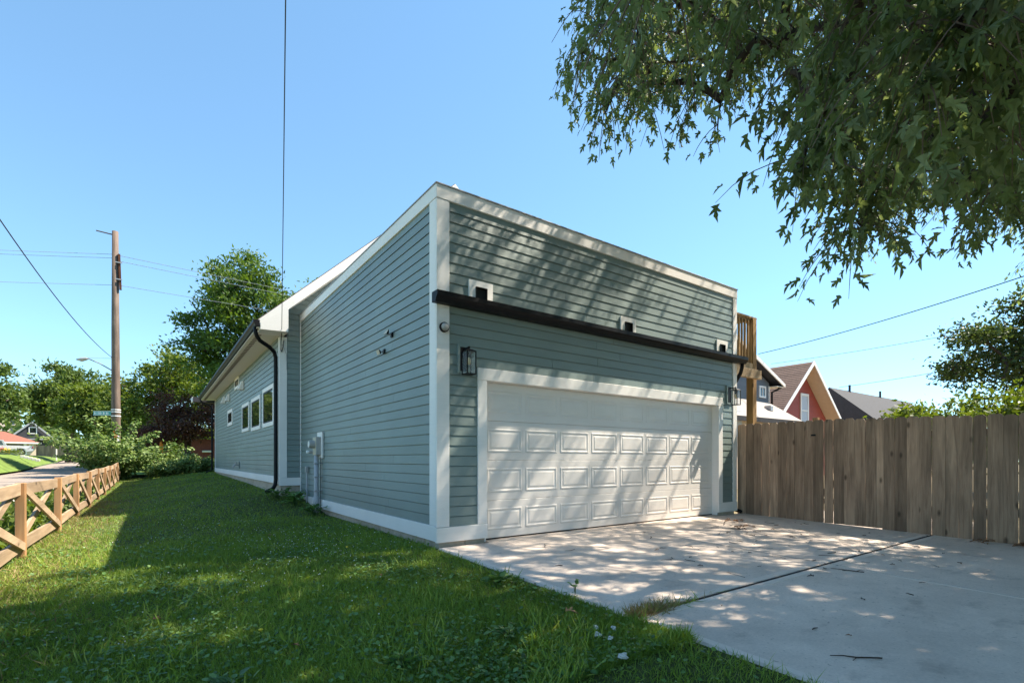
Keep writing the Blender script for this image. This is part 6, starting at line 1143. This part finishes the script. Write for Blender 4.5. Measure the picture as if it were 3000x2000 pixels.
# ------------------------------------------------------------------ the overhanging silver maple
def dec(s): return np.array([[int(v) for v in p.split(',')] for p in s.split()], float) / 100
PA, PB = dec(SPR_A), dec(SPR_B)
mp_ = thing('maple_tree', 'silver maple overhanging the driveway with drooping leafy branches', 'tree', (9.4, -7.2, -.2))
trunk = [(9.4, -7.2, -.4), (9.35, -7.15, 1.5), (9.2, -7.0, 3.2), (9.0, -6.8, 4.6), (8.7, -6.5, 6.2), (8.6, -6.4, 8.0)]
ALLP = np.concatenate([PA, PB, dec(SPR_C)])
arr, par, w = grow(ALLP, trunk, .10)
tr, br = limbs(arr, par, w, len(trunk), .006, .36, .05)
tr.build('trunk', 'bark', mp_, True); br.build('limbs', 'bark', mp_, True)
tw = MB()
def maple_leaves(P, ntw, nlf, twigs):
    C = []; D = []; S = []
    for p in P:
        for k in range(ntw):
            a = RNG.uniform(0, 2 * math.pi); L = RNG.uniform(.35, .75); h = RNG.uniform(.2, .75)
            d0 = np.array([math.cos(a) * h, math.sin(a) * h, RNG.uniform(-.5, .15)]); d0 /= np.linalg.norm(d0)
            q = [p + (0, 0, .06)]
            for s_ in range(4):
                d0 = d0 + np.array([0, 0, -.28]); d0 /= np.linalg.norm(d0); q.append(q[-1] + d0 * L / 4)
            if twigs: tw.tube(q, [.005, .0045, .004, .0035, .002], 3, False)
            for s_ in range(nlf):
                t_ = (s_ + RNG.random() * .8 + .4) / nlf * 4; i = min(3, int(t_)); b_ = q[i] + (q[i + 1] - q[i]) * min(1, t_ - i)
                r_ = RNG.normal(0, 1, 3); r_ -= d0 * r_.dot(d0); r_ /= np.linalg.norm(r_)
                C.append(b_ + r_ * RNG.uniform(.03, .08)); D.append(r_ * .75 + d0 * .5 + np.array([0, 0, -.55])); S.append(RNG.uniform(.06, .125))
    C = np.array(C); D = np.array(D); S = np.array(S)
    S *= np.where((C[:, 0] > -.8) & (C[:, 1] < -3.2) & (C[:, 2] < 4.2), 1.3, 1.0)       # the lowest, shaded sprays carry the largest leaves
    D /= np.linalg.norm(D, axis=1, keepdims=True); D += RNG.normal(0, .25, D.shape); D /= np.linalg.norm(D, axis=1, keepdims=True)
    U = RNG.normal(0, .55, D.shape) + np.array([0, 0, 1.0])        # leaf faces tend upward
    B_ = np.cross(U, D); B_ /= np.linalg.norm(B_, axis=1, keepdims=True); N_ = np.cross(D, B_)
    return C, S, D, B_ * RNG.uniform(.6, 1.1, (len(B_), 1)), N_ * RNG.uniform(.5, 1.8, (len(B_), 1))
CA, SA, DA, BA, NA = maple_leaves(PA, 7, 8, True)
CC, SC_, DC, BC, NC = maple_leaves(dec(SPR_C), 2, 8, True)
CA, SA, DA, BA, NA = [np.concatenate(q) for q in ((CA, CC), (SA, SC_), (DA, DC), (BA, BC), (NA, NC))]
CB, SB, DB, BB, NB = maple_leaves(PB, 7, 12, False)
tw.build('twigs', 'twig', mp_)
near = np.argsort(np.linalg.norm(CA - np.array(cam.location), axis=1) / SA)[:300]
rest = np.setdiff1d(np.arange(len(CA)), near)
V, T = scatter(MAPLE, MAPLE_T, CA[rest], SA[rest], DA[rest], BA[rest], NA[rest])
rA = np.clip(RNG.normal(.5, .25, len(rest)), 0, 1)
tag(npmesh('foliage', V, T, 'maple', mp_, np.repeat(rA, len(MAPLE))), kind='stuff')
SIMP = WIDE * np.array([1, 1.25, 1])
V, T = scatter(SIMP, WIDE_T, CB, SB * 1.65, DB, BB, NB)
tag(npmesh('outer_foliage', V, T, 'maple', mp_, np.repeat(RNG.random(len(CB)), 6)), kind='stuff')
lm = []
for k in range(6):
    me = bpy.data.meshes.new('leaf')
    tv = MAPLE.copy(); tv[:, 2] += RNG.normal(0, .03, len(tv)); tv[:, 1] *= RNG.uniform(.85, 1.1)
    me.from_pydata(tv.tolist(), [], MAPLE_T); me.materials.append(M['maple'])
    a_ = me.attributes.new('rnd', 'FLOAT', 'POINT'); a_.data.foreach_set('value', np.full(len(tv), .15 + k * .16, np.float32)); lm.append(me)
for i in near:
    o = bpy.data.objects.new('leaf', lm[int(RNG.integers(0, 6))])
    m4 = Matrix(((DA[i][0], BA[i][0], NA[i][0], CA[i][0]), (DA[i][1], BA[i][1], NA[i][1], CA[i][1]), (DA[i][2], BA[i][2], NA[i][2], CA[i][2]), (0, 0, 0, 1))) @ Matrix.Scale(float(SA[i]), 4)
    COL.objects.link(o); o.parent = mp_; o.matrix_parent_inverse = Matrix.Translation(-WORG['maple_tree']); o.matrix_basis = m4

# ------------------------------------------------------------------ grass, clover and weeds of the lawn
CAM = np.array(cam.location)
def lawn_points(n, dens, xr=(-4.95, -.0), yr=(-5.6, 26)):
    """points on the lawn thinned by distance from where a viewer stands"""
    out = []; got = 0
    while got < n:
        x = RNG.uniform(*xr, 400000); y = CAM[1] + 2.0 + (RNG.random(400000) ** 2.2) * (yr[1] - CAM[1] - 2.0)
        y = np.where(RNG.random(400000) < .25, RNG.uniform(-5.5, 3, 400000), y)
        fw_ = (x - CAM[0]) * .5835 + (y - CAM[1]) * .812; ri = (x - CAM[0]) * .812 - (y - CAM[1]) * .5835
        k = (fw_ > 1.5) & (np.abs(ri) < fw_ * 1.25 + .8)
        k &= ~((x > -.44) & (y > 7.1)) & ~((x > -.02 + .03 * np.sin(y * 7) + .025 * np.sin(y * 17)) & (y < .1)) & ~((x > .02) & (y > 0))
        p = dens(fw_); k &= RNG.random(400000) < p
        q = np.c_[x[k], y[k]]; out.append(q); got += len(q)
    q = np.concatenate(out)[:n]
    return np.c_[q, hz(q[:, 0], q[:, 1])], (q[:, 0] - CAM[0]) * .5835 + (q[:, 1] - CAM[1]) * .812
def patch(P, s): return .5 + .25 * np.sin(P[:, 0] * 2.3 * s + 1.7 * np.sin(P[:, 1] * 1.1 * s)) + .25 * np.sin(P[:, 1] * 1.9 * s + 2.1 * np.sin(P[:, 0] * 1.4 * s + 1))
BLADE = np.array([(0, -.5, 0), (0, .5, 0), (.55, -.40, .16), (.55, .40, .16), (1, 0, .42)]); BLADE_T = [(0, 1, 3), (0, 3, 2), (2, 3, 4)]
n = 250000
P, fwd = lawn_points(n, lambda f_: np.clip(3.2 / np.maximum(f_, 1), .18, 1))
hgt = RNG.uniform(.02, .060, n) * (0.75 + .6 * patch(P, 1.0)) * np.where(RNG.random(n) < .03, 1.7, 1)
hgt *= np.where((P[:, 0] > -.12) & (P[:, 1] < 0), 1.35, 1)
A_ = RNG.normal(0, .55, (n, 3)) + np.array([0, 0, 1.0]); A_ /= np.linalg.norm(A_, axis=1, keepdims=True)
B_ = np.cross(A_, RNG.normal(0, 1, (n, 3))); B_ /= np.linalg.norm(B_, axis=1, keepdims=True); N_ = np.cross(A_, B_)
wd = np.clip(.0032 + .00055 * fwd, 0, .014) * RNG.uniform(.7, 1.3, n)
V = P[:, None] + hgt[:, None, None] * (BLADE[None, :, 0:1] * A_[:, None] + BLADE[None, :, 2:3] * N_[:, None]) + wd[:, None, None] * BLADE[None, :, 1:2] * B_[:, None]
T = np.array(BLADE_T)[None] + (np.arange(n) * 5)[:, None, None]
rnd = np.clip(.25 + .3 * (patch(P, .8) - .5) + .5 * RNG.random(n) + .28 * np.clip((-3.2 - P[:, 0]) / .9, 0, 1), 0, 1)
tag(npmesh('grass', V.reshape(-1, 3), T.reshape(-1, 3), 'grass', None, np.repeat(rnd, 5)), 'dark green lawn grass beside the garage', 'grass', kind='stuff')
n = 34000
P, fwd = lawn_points(n, lambda f_: np.clip(3.0 / np.maximum(f_, 1), .05, 1) ** 1.3)
k = RNG.random(n) < np.clip((patch(P, 1.7) - .25) * 1.6, .12, 1); P = P[k]; fwd = fwd[k]; n = len(P)
P[:, 2] += RNG.uniform(.012, .05, n)
ang = RNG.uniform(0, 2 * math.pi, n); A_ = np.c_[np.cos(ang), np.sin(ang), RNG.normal(.15, .3, n)]; A_ /= np.linalg.norm(A_, axis=1, keepdims=True)
U = RNG.normal(0, .35, (n, 3)) + np.array([0, 0, 1.]); B_ = np.cross(U, A_); B_ /= np.linalg.norm(B_, axis=1, keepdims=True); N_ = np.cross(A_, B_)
V, T = scatter(WIDE, WIDE_T, P, RNG.uniform(.012, .036, n) * (1 + .05 * fwd), A_, B_, N_)
tag(npmesh('ground_ivy', V, T, 'weed', None, np.repeat(RNG.random(n), 6)), 'low broad-leaved weeds spread through the lawn', 'weeds', kind='stuff')
# coarser upright blades in loose clumps
n = 5000
P, fwd = lawn_points(n * 3, lambda f_: np.clip(2.6 / np.maximum(f_, 1), .05, 1) ** 1.5)
P = P[patch(P, 2.6) > .58][:n]; n = len(P)
A_ = RNG.normal(0, .5, (n, 3)) + np.array([0, 0, 1.0]); A_ /= np.linalg.norm(A_, axis=1, keepdims=True)
B_ = np.cross(A_, RNG.normal(0, 1, (n, 3))); B_ /= np.linalg.norm(B_, axis=1, keepdims=True); N_ = np.cross(A_, B_)
V, T = scatter(BLADE * np.array([1, .07, 1.2]), BLADE_T, P, RNG.uniform(.07, .14, n), A_, B_, N_)
tag(npmesh('coarse_grass', V, T, 'grass', None, np.repeat(np.clip(.35 + .65 * RNG.random(n), 0, 1), 5)), 'taller coarse grass clumps standing above the lawn', 'grass', kind='stuff')
# clover blossoms
OCT = np.array([(1, 0, 0), (-1, 0, 0), (0, 1, 0), (0, -1, 0), (0, 0, 1), (0, 0, -1)]) * .5; OCT_T = [(0, 2, 4), (2, 1, 4), (1, 3, 4), (3, 0, 4), (2, 0, 5), (1, 2, 5), (3, 1, 5), (0, 3, 5)]
cl = []
for (cx, cy, sx, sy, k) in ((-1.15, 1.3, .5, .8, 300), (-2.2, 3.5, .7, 1.2, 160), (-2.0, 9, .8, 3, 160), (-1.6, -.3, .7, .6, 60), (-2.6, -.8, .8, 1.2, 40)):
    cl.append(np.c_[RNG.normal(cx, sx, k), RNG.normal(cy, sy, k)])
cl = np.concatenate(cl); cl = cl[(cl[:, 0] < -.2) & (cl[:, 0] > -4)]; k = len(cl)
C = np.c_[cl, hz(cl[:, 0], cl[:, 1]) + RNG.uniform(.045, .08, k)]
A_, B_, N_ = frames(k, (0, 0, 0.1), 1.0); V, T = scatter(OCT, OCT_T, C, RNG.uniform(.006, .014, k), A_, B_, N_)
tag(npmesh('clover_blossoms', V, T, 'bloom', None), 'scattered tiny white clover blossoms in the shaded lawn', 'flowers', kind='stuff')
# weeds and litter beyond the low fence
n = 8000
C = np.c_[RNG.uniform(-5.5, -4.2, n), RNG.uniform(-2, 25, n), np.zeros(n)]; C[:, 2] = -.05 + RNG.random(n) ** 1.3 * .5 * np.clip(patch(C, 1.3), .1, 1)
A_, B_, N_ = frames(n, (0, 0, .5), .9); V, T = scatter(WIDE, WIDE_T, C, RNG.uniform(.05, .13, n), A_, B_, N_)
tag(npmesh('verge_weeds', V, T, 'leafC', None, np.repeat(RNG.random(n), 6)), 'tangled weeds growing along the street side of the low fence', 'weeds', kind='stuff')
n = 9000
C = np.c_[RNG.normal(-4.0, .35, n), RNG.uniform(-2, 12, n), np.zeros(n)]; C = C[np.abs(C[:, 0] + 4) < .8]; n = len(C); C[:, 2] = hz(C[:, 0], C[:, 1]) + .01
A_, B_, N_ = frames(n, (0, .2, .25), .6); V, T = scatter(BLADE * np.array([1, .07, 1]), BLADE_T, C, RNG.uniform(.04, .10, n), A_, B_, N_)
tag(npmesh('dry_grass', V, T, 'straw', None, np.repeat(RNG.random(n), 5)), 'dry straw-coloured clippings at the foot of the low fence', 'grass', kind='stuff')

def plant(name, label, pos, n, h, ls, m, spread, cat='weed', group=None, tmpl=WIDE, tris=WIDE_T):
    t = thing(name, label, cat, pos, group); b = MB(); C = []; D = []
    for k in range(n):
        a = RNG.uniform(0, 6.28); e = Vector(pos) + Vector((math.cos(a) * spread * RNG.random(), math.sin(a) * spread * RNG.random(), h * RNG.uniform(.4, 1)))
        mid = (Vector(pos) + e) / 2 + Vector((0, 0, h * .2)); b.tube([pos, mid, e], .003, 3, False)
        for q, s_ in ((mid, .6), (e, 1)): C.append(q); D.append((math.cos(a), math.sin(a), RNG.uniform(-.2, .8)))
    b.build('stem', 'weed', t)
    C = np.array(C); D = np.array(D); D /= np.linalg.norm(D, axis=1, keepdims=True); U = RNG.normal(0, .3, D.shape) + np.array([0, 0, 1.]); B_ = np.cross(U, D); B_ /= np.linalg.norm(B_, axis=1, keepdims=True)
    V, T = scatter(tmpl, tris, C, ls * RNG.uniform(.7, 1.3, len(C)), D, B_, np.cross(D, B_))
    npmesh('leaves', V, T, m, t, np.repeat(RNG.random(len(C)), len(tmpl))); return t
for i, (x, y, lb) in enumerate(((-.25, 6.5, 'dock weed in the inner corner by the cable riser'), (-.35, 6.0, 'bushy weed between the riser and the meter conduit'), (-.22, 4.85, 'leafy weed at the foot of the meter conduit'), (-.55, 6.75, 'weed clump below the downspout outlet'))):
    plant('weed_plant', lb, (x, y, float(hz(x, y))), 26, .24, .10, 'weed', .30)
plant('seedling', 'small heart-leaved seedling on the driveway edge', (.06, -2.45, -.06), 3, .14, .06, 'weed', .04)
plant('dandelion_plant', 'larger toothed weed leaves at the lawn edge near the driveway', (-.25, -1.75, -.05), 14, .08, .08, 'weed', .13)
for i, (x, y, lb) in enumerate(((-1.7, -2.9, 'broad plantain clump in the near lawn'), (-2.55, -2.6, 'pale leafy clump at the bottom left of the lawn'), (-.95, -2.9, 'upright grassy weed near the white scraps'))):
    plant('weed_plant', lb, (x, y, float(hz(x, y))), 16, .08, .05, 'weed', .14)
# grass tuft rooted in the driveway joint
jt = thing('joint_grass', 'dry grass tuft growing out of the driveway joint', 'grass tuft', (.25, J, -.07))
for (m_, k, sx) in (('straw', 900, .28), ('grass', 260, .42)):
    C = np.c_[np.abs(RNG.normal(0, sx, k)) + .0, RNG.normal(J, .035, k), np.full(k, float(zdrive(J)))]
    C = C[C[:, 0] < 1.25]; k = len(C)
    A_, B_, N_ = frames(k, (.3, 0, .45), .55); V, T = scatter(BLADE * np.array([1, .055, 1]), BLADE_T, C, RNG.uniform(.05, .12, k), A_, B_, N_)
    npmesh('dry_blades' if m_ == 'straw' else 'green_blades', V, T, m_, jt, np.repeat(RNG.random(k), 5))
# debris on the concrete
def twig_obj(x, y, L, a, r=.003, z=None):
    z = float(zdrive(y)) + r + .001 if z is None else z
    p = Vector((x, y, z)); P_ = [p]
    for k in range(4):
        a += random.uniform(-.7, .7); q = P_[-1] + Vector((math.cos(a), math.sin(a), 0)) * L / 4; q.z = float(zdrive(q.y)) + r + .001 + random.uniform(0, .006); P_.append(q)
    b = MB().tube(P_, [r, r * 1.1, r, r * .8, r * .5], 5)
    if L > .2: b.tube([P_[2], P_[2] + Vector((math.cos(a + .8), math.sin(a + .8), .02)) * L * .25], r * .6, 4)
    return tag(b.build('twig', 'litter'), 'thin dark fallen twig lying on the concrete driveway', 'twig', 'twigs strewn on the driveway')
for k in range(64):
    if k < 48: x, y = random.gauss(4.4, 1.2), random.gauss(-1.9, .75)
    else: x, y = random.uniform(.6, 5.5), random.uniform(-4.6, -.4)
    if not (.2 < x < 6.7 and -4.8 < y < -.15): continue
    twig_obj(x, y, random.choice((.06, .09, .14, .2, .3)), random.uniform(0, 6.28), random.choice((.002, .003, .0045)))
def dry_leaf(x, y, s, z, label, group, m='dryleaf'):
    tv = MAPLE.copy(); tv[:, 2] += .5 * tv[:, 1] ** 2 + random.uniform(-.1, .25) * tv[:, 0]; a = random.uniform(0, 6.28)
    ca, sa = math.cos(a), math.sin(a); ti = random.uniform(-.3, .3)
    V = [(x + s * (ca * v[0] - sa * v[1]), y + s * (sa * v[0] + ca * v[1]), z + s * (v[2] + ti * v[1]) + .012) for v in tv]
    return tag(mk('fallen_leaf', V, MAPLE_T, m), label, 'leaf', group)
for k in range(34):
    x, y = (random.gauss(4.6, 1.4), random.gauss(-2.2, 1.0)) if k < 24 else (random.uniform(.3, 5.5), random.uniform(-4.8, -.3))
    if .1 < x < 6.7 and -5 < y < -.1: dry_leaf(x, y, random.uniform(.03, .07), float(zdrive(y)), 'small curled dead leaf lying on the concrete driveway', 'dead leaves on the driveway', random.choice(('litter', 'dryleaf', 'litter')))
for (x, y, lb) in ((5.6, -.66, 'tan leaf cluster near the fence end of the door'), (4.95, -1.15, 'darker tan leaf cluster nearer the joint'), (6.72, -3.75, 'dark leaf litter heaped at the foot of the tall fence'), (6.78, -4.15, 'leaf litter heap at the picture edge under the tall fence')):
    p = thing('leaf_heap', lb, 'leaf pile', (x, y, 0))
    for k in range(12):
        o = dry_leaf(x + random.gauss(0, .09), y + random.gauss(0, .05), .09, float(zdrive(y)) + random.uniform(0, .03), None, None); o.name = 'heaped_leaf'
        o.parent = p; o.matrix_parent_inverse = Matrix.Translation(-Vector((x, y, 0)))
        del o['category']
for (x, y, s, lb) in ((-.41, -2.85, .10, 'curled brown leaf in the lawn near the driveway edge'), (-2.17, -2.28, .06, 'pinkish dead leaf in the dark foreground lawn'), (-2.87, -1.17, .07, 'brown dead leaf on the lawn toward the low fence'), (-1.5, 2.2, .06, 'dead leaf by the clover patch'), (-1.1, -1.0, .06, 'dead leaf midway across the near lawn'), (-.6, 5.8, .07, 'orange dead leaf near the meter')):
    dry_leaf(x, y, s, float(hz(x, y)) + .05, lb, None)
for (x, y, r, lb) in ((-.54, -3.31, .026, 'largest crumpled white scrap in the lawn'), (-.66, -3.63, .028, 'flat white scrap nearest the camera in the lawn'), (-.52, -3.40, .02, 'white scrap touching the largest one'), (-.36, -3.28, .02, 'upright white scrap closest to the driveway'), (-.45, -3.2, .018, 'tiny white scrap behind the others')):
    b = MB(); P_ = Vector((x, y, float(hz(x, y)) + .055)); nth = 7; V = []
    for i in range(1, 5):
        for j in range(nth):
            th, ph = math.pi * i / 5, 2 * math.pi * j / nth; rr_2 = r * random.uniform(.5, 1.35)
            V.append(P_ + Vector((rr_2 * math.sin(th) * math.cos(ph), rr_2 * math.sin(th) * math.sin(ph), rr_2 * .7 * math.cos(th))))
    V = [P_ + Vector((0, 0, r * .7))] + V + [P_ - Vector((0, 0, r * .7))]
    F = [(0, 1 + j, 1 + (j + 1) % nth) for j in range(nth)]
    for i in range(3):
        for j in range(nth): a0 = 1 + i * nth + j; a1 = 1 + i * nth + (j + 1) % nth; F.append((a0, a0 + nth, a1 + nth, a1))
    e = len(V) - 1; F += [(e, 1 + 3 * nth + (j + 1) % nth, 1 + 3 * nth + j) for j in range(nth)]
    tag(mk('white_scrap', V, F, 'paper'), lb, 'scrap')
for (x, y, lb) in ((-1.0, .35, 'yellow dandelion head in the lawn by the clover'), (-2.0, 3.6, 'yellow dandelion head farther back on the lawn'), (-2.3, -2.0, 'yellow leaf-like bloom in the dark foreground')):
    p = (x, y, float(hz(x, y)))
    t = thing('dandelion', lb, 'flower', p)
    MB().tube([p, (x, y, p[2] + .09)], .002, 4).build('stem', 'weed', t); MB().tube([(x, y, p[2] + .09), (x, y, p[2] + .10), (x, y, p[2] + .106)], [.008, .016, .005], 8).build('head', 'yellow', t)
